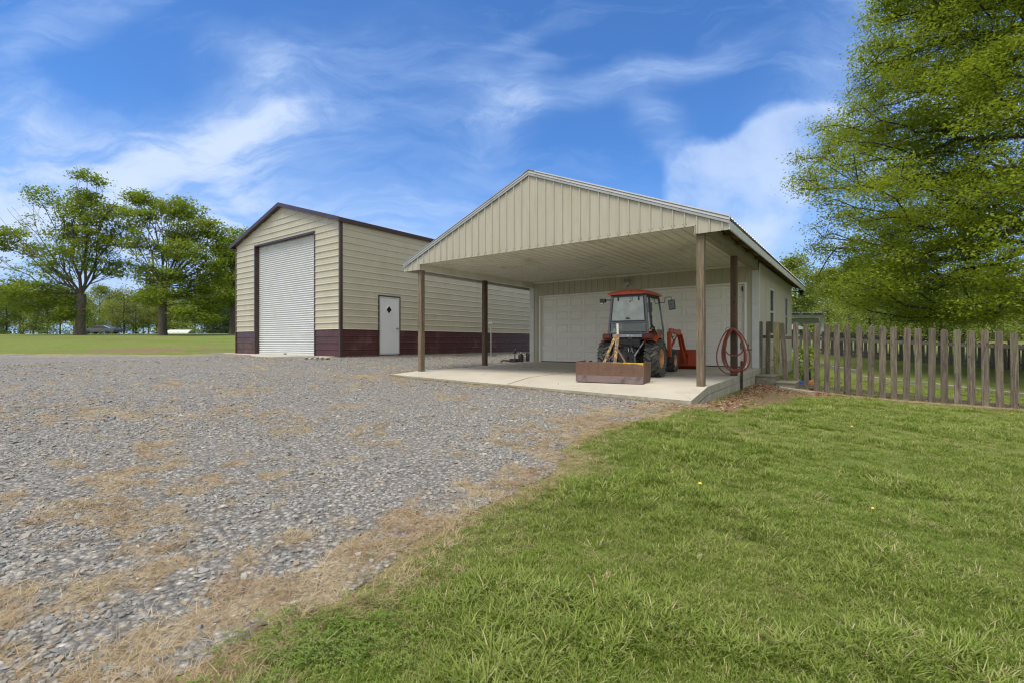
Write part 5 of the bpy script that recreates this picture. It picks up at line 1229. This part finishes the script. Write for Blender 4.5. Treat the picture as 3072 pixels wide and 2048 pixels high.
def oak(px, Z, lobes, seed, label, fork_h, r0, n_leaf=90, lsize=.23, bare_l=(), bark='bark_grey'):
    x, y = far_xy(px, Z); b = (x, y, H(x, y)); r = np.random.default_rng(seed); C = []
    for (lx, ly, rx, ry, n, dy) in lobes:
        c = at_px(lx, ly, Z, b); s = Z / F_PX; pts = ell_pts(r, int(n * 1.5), (c[0], dy, c[2]), (rx * s, max(rx, ry) * s * .85, ry * s), .15); C += [tuple(p) for p in pts]
    bare = []
    for (lx, ly, dy) in bare_l: c = at_px(lx, ly, Z, b); bare.append((c[0], dy, c[2]))
    tp = [(0, 0, -.3), (.02, 0, .35), (.0, .03, fork_h * .4), (.05, 0, fork_h * .8), (.0, .05, fork_h), (.15, 0, fork_h * 1.3), (.05, .1, fork_h * 1.7)]
    return tree('oak_tree', b, tp, r0, C, n_leaf, (.42, .42, .20), lsize, 'leaf_oak', bark, seed, label, bare=bare, step=1.1, rtip=.013, flare=1.6, reuse=.9)
# the two old oaks on the far lawn (lobe = px, py, rx, ry, clusters, depth offset)
oak(240, 50, [(250, 640, 70, 45, 26, 0), (215, 700, 75, 40, 22, 1), (160, 600, 45, 30, 10, -1), (220, 610, 60, 35, 14, 1), (300, 720, 60, 40, 18, 0), (250, 760, 80, 35, 18, -1), (330, 800, 70, 30, 18, 1), (30, 700, 55, 34, 18, 0), (15, 740, 60, 30, 14, 2), (100, 870, 90, 26, 26, -1), (60, 905, 90, 30, 24, 1), (190, 890, 60, 26, 16, 0),
    (330, 640, 42, 30, 12, 0), (350, 690, 35, 25, 9, 1), (300, 660, 30, 25, 7, -1), (262, 530, 24, 14, 6, 0), (300, 542, 22, 14, 5, 0), (235, 580, 30, 12, 5, 0), (275, 592, 22, 12, 4, 0), (160, 790, 60, 30, 10, 0), (225, 940, 50, 24, 10, 0), (230, 730, 130, 120, 34, 0), (130, 840, 90, 40, 14, 0), (-60, 760, 60, 70, 16, 0), (-60, 880, 60, 40, 14, 2)],
    101, 'old wide oak with bare upper left branches, behind the left end of the gravel', 2.5, .42, n_leaf=58,
    bare_l=[(85, 590, 0), (60, 610, 1), (92, 606, -1), (20, 625, 0), (5, 612, 1), (40, 650, 0), (110, 640, 0), (170, 585, 0), (55, 680, 1), (130, 660, -1), (340, 600, 0), (310, 570, 0), (120, 720, 1), (75, 740, 0), (100, 600, 2), (65, 595, 2), (30, 640, -2), (80, 655, -1), (50, 760, 1), (25, 800, 0), (15, 620, 2), (335, 590, 2)])
oak(487, 50, [(400, 590, 25, 20, 8, 0), (440, 600, 40, 20, 12, 0), (500, 620, 60, 32, 24, 1), (560, 630, 50, 32, 20, 0), (440, 660, 50, 32, 20, -1), (520, 690, 70, 34, 26, 1), (600, 680, 45, 34, 16, 0), (645, 700, 32, 34, 14, 0), (660, 740, 24, 26, 8, 0), (410, 730, 40, 25, 12, 0), (470, 750, 45, 25, 10, 1), (580, 760, 70, 34, 24, -1), (640, 800, 50, 34, 20, 0), (500, 830, 70, 26, 18, 0), (420, 820, 40, 30, 12, 1), (600, 850, 80, 30, 26, 1), (520, 890, 70, 26, 20, -1), (620, 910, 50, 30, 20, 0), (680, 880, 40, 30, 14, 0), (440, 890, 45, 28, 14, 0), (640, 955, 34, 16, 10, -1), (580, 940, 40, 18, 10, -2), (540, 770, 120, 150, 50, 0)],
    102, 'rounded leafy oak nearer the tall shed on the far lawn', 3.0, .37, n_leaf=60)
oak(700, 58, [(690, 760, 40, 40, 26, 0), (730, 740, 60, 50, 26, 0), (680, 830, 40, 36, 24, 0), (720, 850, 50, 50, 24, 0), (690, 900, 36, 26, 16, 0)], 103, 'dark leafy tree rising right behind the left wall of the tall shed', 3.5, .4, n_leaf=130)

# the big tree on the right
bx_, by_ = 23.2, 19.0; bz_ = H(bx_, by_); r = np.random.default_rng(77); C = []
prof_z = [2.6, 3.5, 5.3, 8.3, 13.3, 17.8, 21, 23]; prof_r = [7.0, 9.8, 10.6, 10.0, 9.3, 8.1, 5.6, 2.0]
while len(C) < 2800:
    z = r.uniform(2.7, 22.5); R_ = float(np.interp(z, prof_z, prof_r)); a = r.uniform(0, 2 * PI); q = r.uniform(.12, 1) ** .5
    lump_ = .90 + .17 * math.sin(a * 5 + z * .9) * math.sin(z * 1.3 + a * 3); rr = R_ * q * lump_
    # leave sky gaps: layered, drooping sprays
    if vnoise(np.array([a * 3.2 + z * .35]), np.array([z * .85 - rr * .22]), 3)[0] < .41: continue
    if z < 5 and q < .62: continue
    p = (bx_ + rr * math.sin(a), by_ + rr * math.cos(a)); 
    if p[0] / p[1] > 1.32 and r.uniform() < .8: continue
    C.append((rr * math.sin(a), rr * math.cos(a), z - .02 * rr * rr * .35 - bz_ * 0))
tree('shade_tree', (bx_, by_, bz_), [(0, 0, -.3), (0, 0, .6), (.05, 0, 1.6), (0, .1, 2.6), (.1, 0, 4), (0, 0, 6), (.1, .1, 9), (0, 0, 12), (.2, 0, 15)], .62, C, 165, (.34, .34, .19), .130, 'leaf_near', 'bark_dark', 7,
     'huge spreading shade tree overhanging the right side of the yard', step=.8, rtip=.017, up=.6, wob=.13, asp=.42, reuse=.55)

# woods behind: a few kinds of tree, each copied with its own turn and size
def kind(seed, hgt_, rad, n_cl, n_leaf, lsize, leaf, bark, base_f=.28, sig=(.7, .7, .5), name='woodland_tree', r0=.16):
    r = np.random.default_rng(seed); C = []
    for _ in range(n_cl):
        t = r.uniform(0, 1); z = hgt_ * (base_f + (1 - base_f) * t); rr = rad * (math.sin(PI * min(1, .18 + .82 * t)) ** .7) * r.uniform(.15, 1) ** .5; a = r.uniform(0, 2 * PI)
        C.append((rr * math.cos(a), rr * math.sin(a), z * r.uniform(.96, 1.0)))
    tp = [(0, 0, -.3), (.03, 0, hgt_ * .12), (.06, .03, hgt_ * .25), (0, .1, hgt_ * .42), (.1, 0, hgt_ * .6), (.05, .05, hgt_ * .8)]
    e = tree(name, (0, 0, 0), tp, r0, C, n_leaf, sig, lsize, leaf, bark, seed, None, step=1.4, rtip=.02, sides=4, flare=1.3)
    return e
def conifer(seed, hgt_, rad):
    e = empty('cedar_tree', (0, 0, 0)); r = np.random.default_rng(seed); m = MB(); m.tube([(0, 0, -.2), (0, 0, hgt_ * .5), (0, 0, hgt_)], .16, 7, .02); m.build('trunk', 'bark_dark', e, smooth=True)
    C = [];
    for _ in range(170): t = r.uniform(0, 1) ** 1.25; rr = rad * (1 - t) ** .75 * r.uniform(.3, 1) ** .5; a = r.uniform(0, 2 * PI); C.append((rr * math.cos(a), rr * math.sin(a), .3 + hgt_ * t * .97))
    V, Fq = leaf_cloud(C, 55, (.34, .34, .2), .26, seed, .2, .35); np_mesh('crown', V, Fq, 'leaf_conifer', e); return e
K = [kind(201, 11, 3.6, 60, 85, .34, 'leaf_back', 'bark_dark'), kind(202, 13, 3.2, 60, 85, .34, 'leaf_back', 'bark_dark', .35), kind(203, 8.5, 3.4, 50, 85, .32, 'leaf_pale', 'bark_dark', .15),
     kind(204, 10, 3.0, 44, 60, .30, 'leaf_spring', 'bark_dark', .22), kind(205, 6.0, 2.6, 40, 90, .28, 'leaf_pale', 'bark_dark', .06), kind(206, 12, 4.0, 80, 90, .34, 'leaf_pale', 'bark_dark', .2)]
KC = conifer(301, 8.5, 2.6)
used_k = {}
def place_kind(k, x, y, s, rz, label, group, name=None, zs=1.0):
    src = K[k] if k < 6 else KC
    if k in used_k: e = copy_tree(src)
    else: e = src; used_k[k] = 1
    e.location = (x, y, H(x, y) - .1); e.scale = (s, s, s * zs); e.rotation_euler = (0, 0, rz); tag(e, label, 'tree', group); return e
ORD = ['leftmost', 'second', 'third', 'fourth', 'fifth', 'sixth', 'seventh', 'eighth', 'ninth', 'tenth', 'eleventh', 'twelfth', 'thirteenth', 'fourteenth', 'fifteenth', 'sixteenth', 'seventeenth', 'eighteenth', 'nineteenth', 'twentieth', 'twenty-first', 'twenty-second', 'twenty-third', 'twenty-fourth']
KW = ['broad green tree', 'tall slender green tree', 'light green tree', 'yellowish spring tree', 'low bushy light tree', 'large pale green tree', 'dark cedar']
r = random.Random(55)
def row(pxs, kinds, Zf, sf, where, group):
    for i, (px, k) in enumerate(zip(pxs, kinds)):
        Z = Zf(); x, y = far_xy(px, Z); n = 'leftmost' if i == 0 else ORD[i] + ' from the left'
        place_kind(k, x, y, sf() , r.uniform(0, 6.28), f'{KW[k]} {where}, {n}', group)
row([-70, -25, 20, 62, 100, 142, 180, 222, 262, 300, 338, 372, 408, 446, 478, 512, 548, 585, 622, 664, 700], [0, 2, 0, 1, 4, 0, 1, 0, 4, 3, 2, 3, 3, 5, 3, 2, 4, 0, 1, 0, 1], lambda: r.uniform(98, 108), lambda: r.uniform(.80, 1.0), 'in the front row of the left woods', 'front row of trees in the left woods')
row([-50, 10, 70, 125, 180, 240, 300, 350, 400, 430, 470, 520, 570, 630, 680], [1, 0, 1, 0, 1, 1, 5, 1, 3, 5, 1, 5, 0, 1, 0], lambda: r.uniform(118, 132), lambda: r.uniform(.85, 1.1), 'in the back row of the left woods', 'back row of trees in the left woods')
row([664, 690, 712, 640], [6, 6, 6, 6], lambda: r.uniform(70, 78), lambda: r.uniform(.62, .8), 'beside the tall shed at the far lawn', 'cedars left of the tall shed')
row([2330, 2385, 2440, 2500, 2560, 2620, 2690, 2760, 2830, 2900, 2975, 3050, 3130], [2, 5, 2, 3, 5, 2, 5, 4, 2, 5, 2, 5, 2], lambda: r.uniform(52, 62), lambda: r.uniform(.62, .80), 'in the front row of the right woods', 'front row of trees in the right woods')
row([2350, 2420, 2490, 2570, 2650, 2730, 2810, 2890, 2970, 3060, 3150], [5, 2, 5, 5, 2, 5, 0, 5, 5, 2, 5], lambda: r.uniform(68, 80), lambda: r.uniform(.80, .98), 'in the back row of the right woods', 'back row of trees in the right woods')
row([2480, 2545, 2610, 2680, 2750, 2820, 2890, 2965, 3040], [4, 4, 2, 4, 4, 2, 4, 4, 4], lambda: r.uniform(44, 50), lambda: r.uniform(.5, .66), 'right beyond the back fence', 'bushy trees beyond the back fence')
# undergrowth at the foot of the woods
def brush(name, pts, hh, leaf, label, seed):
    r_ = np.random.default_rng(seed); C = []
    for (x, y, wid) in pts:
        for _ in range(int(wid * 3)): xx = x + r_.uniform(-wid, wid); yy_ = y + r_.uniform(-2, 2); C.append((xx, yy_, H(xx, yy_) + r_.uniform(.05, 1) ** 1.3 * hh))
    V, Fq = leaf_cloud(C, 42, (.7, .6, .35), .36, seed, .2); o = np_mesh(name, V, Fq, leaf); tag(o, label, None, None, 'stuff')
brush('undergrowth', [far_xy(px, 101) + (4,) for px in range(-60, 720, 52)], 2.4, 'leaf_back', 'dense green undergrowth along the foot of the left woods', 5)
brush('undergrowth', [far_xy(px, 52) + (3,) for px in range(2300, 3160, 70)], 2.0, 'leaf_pale', 'light green undergrowth beyond the back fence', 6)

# ================================================================== SCATTER: gravel, grass, straw, fallen leaves (stuff)
def gn_scatter(name, P, rot, scl, idx, variants, mat, label):
    """points mesh with instances of small meshes: grass tufts, stones"""
    cc = bpy.data.collections.new(name + '_variants')
    for v in variants: cc.objects.link(v)
    me = bpy.data.meshes.new(name); P = np.asarray(P, np.float32); me.vertices.add(len(P)); me.vertices.foreach_set('co', P.ravel())
    for nm, tp, va in (('rot', 'FLOAT_VECTOR', rot), ('scl', 'FLOAT_VECTOR', scl)):
        a = me.attributes.new(nm, tp, 'POINT'); a.data.foreach_set('vector', np.asarray(va, np.float32).ravel())
    a = me.attributes.new('idx', 'INT', 'POINT'); a.data.foreach_set('value', np.asarray(idx, np.int32)); me.update()
    o = bpy.data.objects.new(name, me); col.objects.link(o)
    g = bpy.data.node_groups.new(name, 'GeometryNodeTree'); g.interface.new_socket('Geometry', in_out='INPUT', socket_type='NodeSocketGeometry'); g.interface.new_socket('Geometry', in_out='OUTPUT', socket_type='NodeSocketGeometry')
    N = g.nodes; L_ = g.links; gi = N.new('NodeGroupInput'); go_ = N.new('NodeGroupOutput'); ci = N.new('GeometryNodeCollectionInfo'); ci.inputs['Collection'].default_value = cc; ci.inputs['Separate Children'].default_value = True; ci.inputs['Reset Children'].default_value = True
    ip = N.new('GeometryNodeInstanceOnPoints'); ip.inputs['Pick Instance'].default_value = True
    def na(nm, t): n = N.new('GeometryNodeInputNamedAttribute'); n.data_type = t; n.inputs['Name'].default_value = nm; return n.outputs['Attribute']
    L_.new(gi.outputs[0], ip.inputs['Points']); L_.new(ci.outputs[0], ip.inputs['Instance']); L_.new(na('idx', 'INT'), ip.inputs['Instance Index'])
    L_.new(na('rot', 'FLOAT_VECTOR'), ip.inputs['Rotation']); L_.new(na('scl', 'FLOAT_VECTOR'), ip.inputs['Scale']); L_.new(ip.outputs[0], go_.inputs[0])
    m = o.modifiers.new('scatter', 'NODES'); m.node_group = g
    tag(o, label, None, None, 'stuff'); return o
def free(o): col.objects.unlink(o); return o
def sample(n, r0, falloff, rmax, th0, th1, seed, floor=0.0):
    r_ = np.random.default_rng(seed); R_ = np.linspace(r0, rmax, 2000); pdf = R_ * (np.exp(-(R_ - r0) / falloff) + floor); cdf = np.cumsum(pdf); cdf /= cdf[-1]
    rr = np.interp(r_.uniform(size=n), cdf, R_); t = r_.uniform(th0, th1, n); return rr * np.sin(t), rr * np.cos(t), r_
# materials of the scatter
def var_mat(name, stops, rough=.85, trans=0, patch=None):
    m, t = new_mat(name); oi = t.node('ShaderNodeObjectInfo'); geo = t.node('ShaderNodeNewGeometry')
    f = t.math('ADD', t.math('MULTIPLY', oi.outputs['Random'], .65), t.math('MULTIPLY', geo.outputs['Random Per Island'], .35)); c = t.ramp(f, stops)
    if patch: c = t.mix(t.rng(t.noise(geo.outputs['Position'], patch[0], 4, .6), .42, .62, 0, patch[1]), c, patch[2])
    t.put(t.b.inputs['Base Color'], c); t.b.inputs['Roughness'].default_value = rough; t.b.inputs['Specular IOR Level'].default_value = .3
    if trans:
        tl = t.node('ShaderNodeBsdfTranslucent'); t.put(tl.inputs[0], c); mx = t.node('ShaderNodeMixShader'); mx.inputs[0].default_value = trans
        t.l.new(t.b.outputs[0], mx.inputs[1]); t.l.new(tl.outputs[0], mx.inputs[2]); t.l.new(mx.outputs[0], t.o.inputs[0])
    else: bump(t, t.noise(t.node('ShaderNodeTexCoord').outputs['Object'], 2.5, 4, .7), .5, .1)
var_mat('stone', [(0, (.095, .095, .094)), (.25, (.18, .18, .178)), (.55, (.28, .279, .272)), (.8, (.39, .387, .37)), (.93, (.33, .265, .19)), (1, (.56, .55, .52))])
var_mat('grass_blade', [(0, (.095, .15, .016)), (.33, (.165, .24, .030)), (.60, (.235, .315, .055)), (.78, (.33, .36, .11)), (.9, (.50, .45, .23)), (1, (.60, .51, .31))], .6, .35, (.9, .35, (.24, .28, .07)))
var_mat('straw_blade', [(0, (.25, .185, .105)), (.4, (.40, .315, .185)), (.75, (.54, .46, .31)), (1, (.21, .135, .08))], .85, .2, (1.6, .5, (.30, .185, .10)))
var_mat('litter', [(0, (.12, .06, .035)), (.4, (.24, .13, .08)), (.75, (.36, .24, .15)), (1, (.5, .4, .29))], .8, .1)
var_mat('clover_leaf', [(0, (.12, .20, .03)), (1, (.22, .31, .06))], .55, .35)
# stones
st_v = []
for k in range(10):
    rr = random.Random(400 + k); bm = bmesh.new(); bmesh.ops.create_icosphere(bm, subdivisions=2, radius=1)
    pl_ = [(Vector((rr.gauss(0, 1), rr.gauss(0, 1), rr.gauss(0, 1))).normalized(), rr.uniform(.38, .72)) for _ in range(8)]
    for v in bm.verts:
        for nrm, d in pl_:
            q = v.co.dot(nrm)
            if q > d: v.co -= nrm * (q - d)
        v.co.x *= 1.0; v.co.y *= rr.uniform(.68, .72); v.co.z *= .46
    me = bpy.data.meshes.new('stone'); bm.to_mesh(me); bm.free(); me.materials.append(MATS['stone']); o = bpy.data.objects.new(f'stone_{k}', me); st_v.append(o)
x, y, r_ = sample(165000, 1.3, 3.4, 22, -.98, .75, 801, .012)
e = edge_d(x, y); s = straw_mask(x, y, e)
cov = np.clip((fbm(x * .55 + 3, y * .9, 81, 4) - .36) / .16, .22, 1)
keep = (e < -.02) & (r_.uniform(size=len(x)) < cov) & (r_.uniform(size=len(x)) > s * .45) & ((e < -.35) | (r_.uniform(size=len(x)) < .5))
def in_slab(x, y):
    dx, dy = x - GX, y - GY; u = dx * c_ - dy * s_; v = dx * s_ + dy * c_; fr_ = -.80 + (u + .2) / 8.2 * (-.26); a = (u > -.22) & (u < 8.06) & (v > fr_ - .02)
    dx, dy = x - SX, y - SY; u = dx * c_ - dy * s_; v = dx * s_ + dy * c_; b = (u > -9.3) & (u < -.3) & (v > -.35 - .7 * (u + 9.3) / 9 - .03) | (u < .03) & (u > -8) & (v > -.03); return a | b
keep &= ~in_slab(x, y); x, y = x[keep], y[keep]; n = len(x); dist = np.hypot(x, y)
sz = r_.lognormal(-4.46, .42, n) * (1 + .25 * (fbm(x * .8, y * .8, 71, 2) - .5)); sz = np.clip(sz, .005, .034) * np.interp(dist, [0, 6, 20], [1, 1.1, 1.7]); z = hgt(x, y) + .006 + sz * .12
scl = np.stack([sz * r_.uniform(.8, 1.3, n), sz * r_.uniform(.8, 1.3, n), sz * r_.uniform(.8, 1.5, n)], 1); rot = np.stack([r_.normal(0, .25, n), r_.normal(0, .25, n), r_.uniform(0, 6.28, n)], 1)
gn_scatter('gravel', np.stack([x, y, z], 1), rot, scl, r_.integers(0, 10, n), st_v, 'stone', 'loose grey crushed stone covering the yard')
# blades
def tuft(seed, n, hgt_, spread, wid, mat, bend=.6, flat=0.):
    r_ = random.Random(seed); m = MB()
    for _ in range(n):
        a = r_.uniform(0, 2 * PI); d = spread * math.sqrt(r_.random()); bx, by = d * math.cos(a), d * math.sin(a); h_ = hgt_ * r_.uniform(.45, 1.15); a2 = a + r_.gauss(0, .9) ; lean = h_ * r_.uniform(.2, 1) * bend; w_ = wid * r_.uniform(.7, 1.3)
        dx, dy = math.cos(a2), math.sin(a2); nx, ny = -dy * w_ / 2, dx * w_ / 2; hz_ = h_ * (1 - flat)
        p = [(bx, by, 0, 1), (bx + dx * lean * .35, by + dy * lean * .35, hz_ * .55, .85), (bx + dx * lean * .95, by + dy * lean * .95, hz_ * .86, .5), (bx + dx * lean * 1.45, by + dy * lean * 1.45, hz_ * .92, .08)]
        vs = []
        for (q0, q1, q2, ww) in p: vs += [(q0 - nx * ww, q1 - ny * ww, q2), (q0 + nx * ww, q1 + ny * ww, q2)]
        m.add(vs, [(0, 1, 3, 2), (2, 3, 5, 4), (4, 5, 7, 6)])
    o = m.build('tuft', mat, fix=False); return free(o)
gv = [tuft(500 + k, 20, .042, .055, .0040, 'grass_blade', 1.0) for k in range(8)] + [tuft(520 + k, 22, .068, .045, .0052, 'grass_blade', .9) for k in range(3)]
for k, o in enumerate(gv): o.name = f'tuft_{k:02d}'
x, y, r_ = sample(100000, 1.3, 3.6, 21, -.75, 1.0, 802, .045)
e = edge_d(x, y); keep = (e > -.06 - .1 * r_.uniform(size=len(x))) & ~in_slab(x, y) & (r_.uniform(size=len(x)) > soil_mask(x, y) * .93) & (r_.uniform(size=len(x)) < np.clip((e + .10) / .62, .10, 1))
bare_n = fbm(x * 1.3, y * 1.3, 61, 4); keep &= r_.uniform(size=len(x)) < np.clip((.74 - bare_n) / .16, .35, 1)
x, y = x[keep], y[keep]; n = len(x); dist = np.hypot(x, y); lush = fbm(x * 1.7, y * 1.7, 62, 3); z = hgt(x, y) - .004
idx = np.where((lush > .56) & (r_.uniform(size=n) < .30), r_.integers(8, 11, n), r_.integers(0, 8, n)); s = r_.uniform(.65, 1.15, n) * np.clip(.45 + 1.05 * lush, .6, 1.25) * np.interp(dist, [0, 5, 20], [.95, 1.0, 1.15])
s *= np.clip((e[keep] + .35) / 1.0, .42, 1)
gn_scatter('grass', np.stack([x, y, z], 1), np.stack([r_.normal(0, .12, n), r_.normal(0, .12, n), r_.uniform(0, 6.28, n)], 1), np.stack([s * 1.1, s * 1.1, s * .9], 1), idx, gv, 'grass_blade', 'short green lawn grass with paler and longer tufts')
sv = [tuft(540 + k, 18, .050, .045, .0022, 'straw_blade', 1.5, .66) for k in range(6)]
for k, o in enumerate(sv): o.name = f'straw_{k:02d}'
x, y, r_ = sample(60000, 1.3, 3.6, 22, -.98, .9, 803, .03); e = edge_d(x, y); sm_ = straw_mask(x, y, e)
near = np.exp(-((e - .16) / .30) ** 2); keep = (r_.uniform(size=len(x)) < np.maximum(np.where(e < .3, sm_, 0), near * .62) * np.clip(np.hypot(x, y) / 4.0, .7, 1) + .03 * (e > 0)) & ~in_slab(x, y) ; x, y = x[keep], y[keep]; n = len(x); z = hgt(x, y) + .004; s = r_.uniform(.6, 1.25, n) * np.interp(np.hypot(x, y), [0, 6, 20], [1, 1.15, 1.6])
# extra straw at the foot of the fence and along the slab front
ex = []
for _ in range(6500):
    u = r_.uniform(8.9, 16); v = 5.53 + r_.normal(0, .17); ex.append(g2w(u, v))
for _ in range(1500):
    u = r_.uniform(-.2, 8.0); v = -.80 - .26 * (u + .2) / 8.2 - abs(r_.normal(0, .05)) - .03; ex.append(g2w(u, v))
ex = np.array(ex); x = np.concatenate([x, ex[:, 0]]); y = np.concatenate([y, ex[:, 1]]); z = np.concatenate([z, hgt(ex[:, 0], ex[:, 1]) + .004]); s = np.concatenate([s, r_.uniform(.6, 1.2, len(ex))]); n = len(x)
gn_scatter('dry_grass', np.stack([x, y, z], 1), np.stack([r_.normal(0, .2, n), r_.normal(0, .2, n), r_.uniform(0, 6.28, n)], 1), np.stack([s, s, s], 1), r_.integers(0, 6, n), sv, 'straw_blade', 'dead tan grass matted over the gravel and along the lawn edge')
# clover patch
m = MB()
for k in range(5):
    a = k * 1.3; cx2, cy2, cz2 = .03 * math.cos(a), .03 * math.sin(a), .03 + .008 * k
    for j in range(3):
        b = a + j * 2.09; m.add([(cx2, cy2, cz2), (cx2 + .011 * math.cos(b - .5), cy2 + .011 * math.sin(b - .5), cz2 + .003), (cx2 + .015 * math.cos(b), cy2 + .015 * math.sin(b), cz2), (cx2 + .011 * math.cos(b + .5), cy2 + .011 * math.sin(b + .5), cz2 + .003)], [(0, 1, 2, 3)])
cv_ = free(m.build('clover', 'clover_leaf', fix=False)); cp = px2w(960, 1925); r_ = np.random.default_rng(9); n = 420; x = cp[0] + r_.normal(0, .22, n); y = cp[1] + r_.normal(0, .16, n)
e = edge_d(x, y); k_ = e > .03; x, y = x[k_], y[k_]; n = len(x)
gn_scatter('clover', np.stack([x, y, hgt(x, y) + r_.uniform(-.015, .01, n)], 1), np.stack([r_.normal(0, .3, n), r_.normal(0, .3, n), r_.uniform(0, 6.28, n)], 1), np.repeat(r_.uniform(.5, .95, n)[:, None], 3, 1), np.zeros(n), [cv_], 'clover_leaf', 'bright green clover patch at the lawn edge in the foreground')
# leaf litter by the steps
m = MB(); m.add([(-.03, 0, .0), (-.008, -.016, .006), (.03, 0, .004), (-.004, .016, .008)], [(0, 1, 2, 3)]); lv = [free(m.build('leaf_a', 'litter', fix=False))]
m = MB(); m.add([(-.025, 0, .0), (-.005, -.012, .010), (.025, 0, .0), (-.0, .013, .002)], [(0, 1, 2, 3)]); lv.append(free(m.build('leaf_b', 'litter', fix=False)))
P_ = []
for (uu, vv, su, sv2, n) in [(8.55, 4.1, .35, .5, 1500), (8.3, 2.0, .18, 1.2, 700), (8.35, -.2, .25, .5, 350), (9.1, 4.7, .5, .45, 900), (7.9, -1.4, .6, .2, 150), (3.5, 1.5, 2.2, 1.6, 10)]:
    u = uu + r_.normal(0, su, n); v = vv + r_.normal(0, sv2, n); 
    for a, b in zip(u, v):
        if uu > 7 and a < 8.06 and b > -1.05: continue
        xx, yy_ = g2w(a, b); P_.append((xx, yy_, (H(xx, yy_) + .008) if uu > 7 else (-.1 * (1 - b / VG) + .008)))
P_ = np.array(P_); n = len(P_)
gn_scatter('fallen_leaves', P_, np.stack([r_.normal(0, .5, n), r_.normal(0, .5, n), r_.uniform(0, 6.28, n)], 1), np.repeat(r_.uniform(.6, 1.4, n)[:, None], 3, 1), r_.integers(0, 2, n), lv, 'litter', 'brown fallen leaves around the steps and along the slab')
# dandelions
simple('dandelion_yellow', (.85, .55, .02), rough=.6)
for i, (px, py, lab) in enumerate([(2555, 1291, 'yellow dandelion near the fence, largest one'), (2100, 1470, 'yellow dandelion in the middle of the lawn'), (2618, 1548, 'small yellow dandelion right of the mid-lawn one'), (3035, 1248, 'yellow dandelion by the fence at the right edge')]):
    wx, wy = px2w(px, py); e = empty('dandelion', (wx, wy, H(wx, wy)), 0); tag(e, lab, 'flower', 'dandelions in the lawn'); sz = .017 if i < 2 else .012
    m = MB(); m.lathe([(.055, 0), (.055, sz * .6), (.062, sz), (.07, sz * .5), (.072, 0)], 10, 'z'); m.build('flower_head', 'dandelion_yellow', e); m = MB(); m.cyl((0, 0, 0), (0, 0, .055), .002, 4); m.build('stem', 'leaf_oak', e)
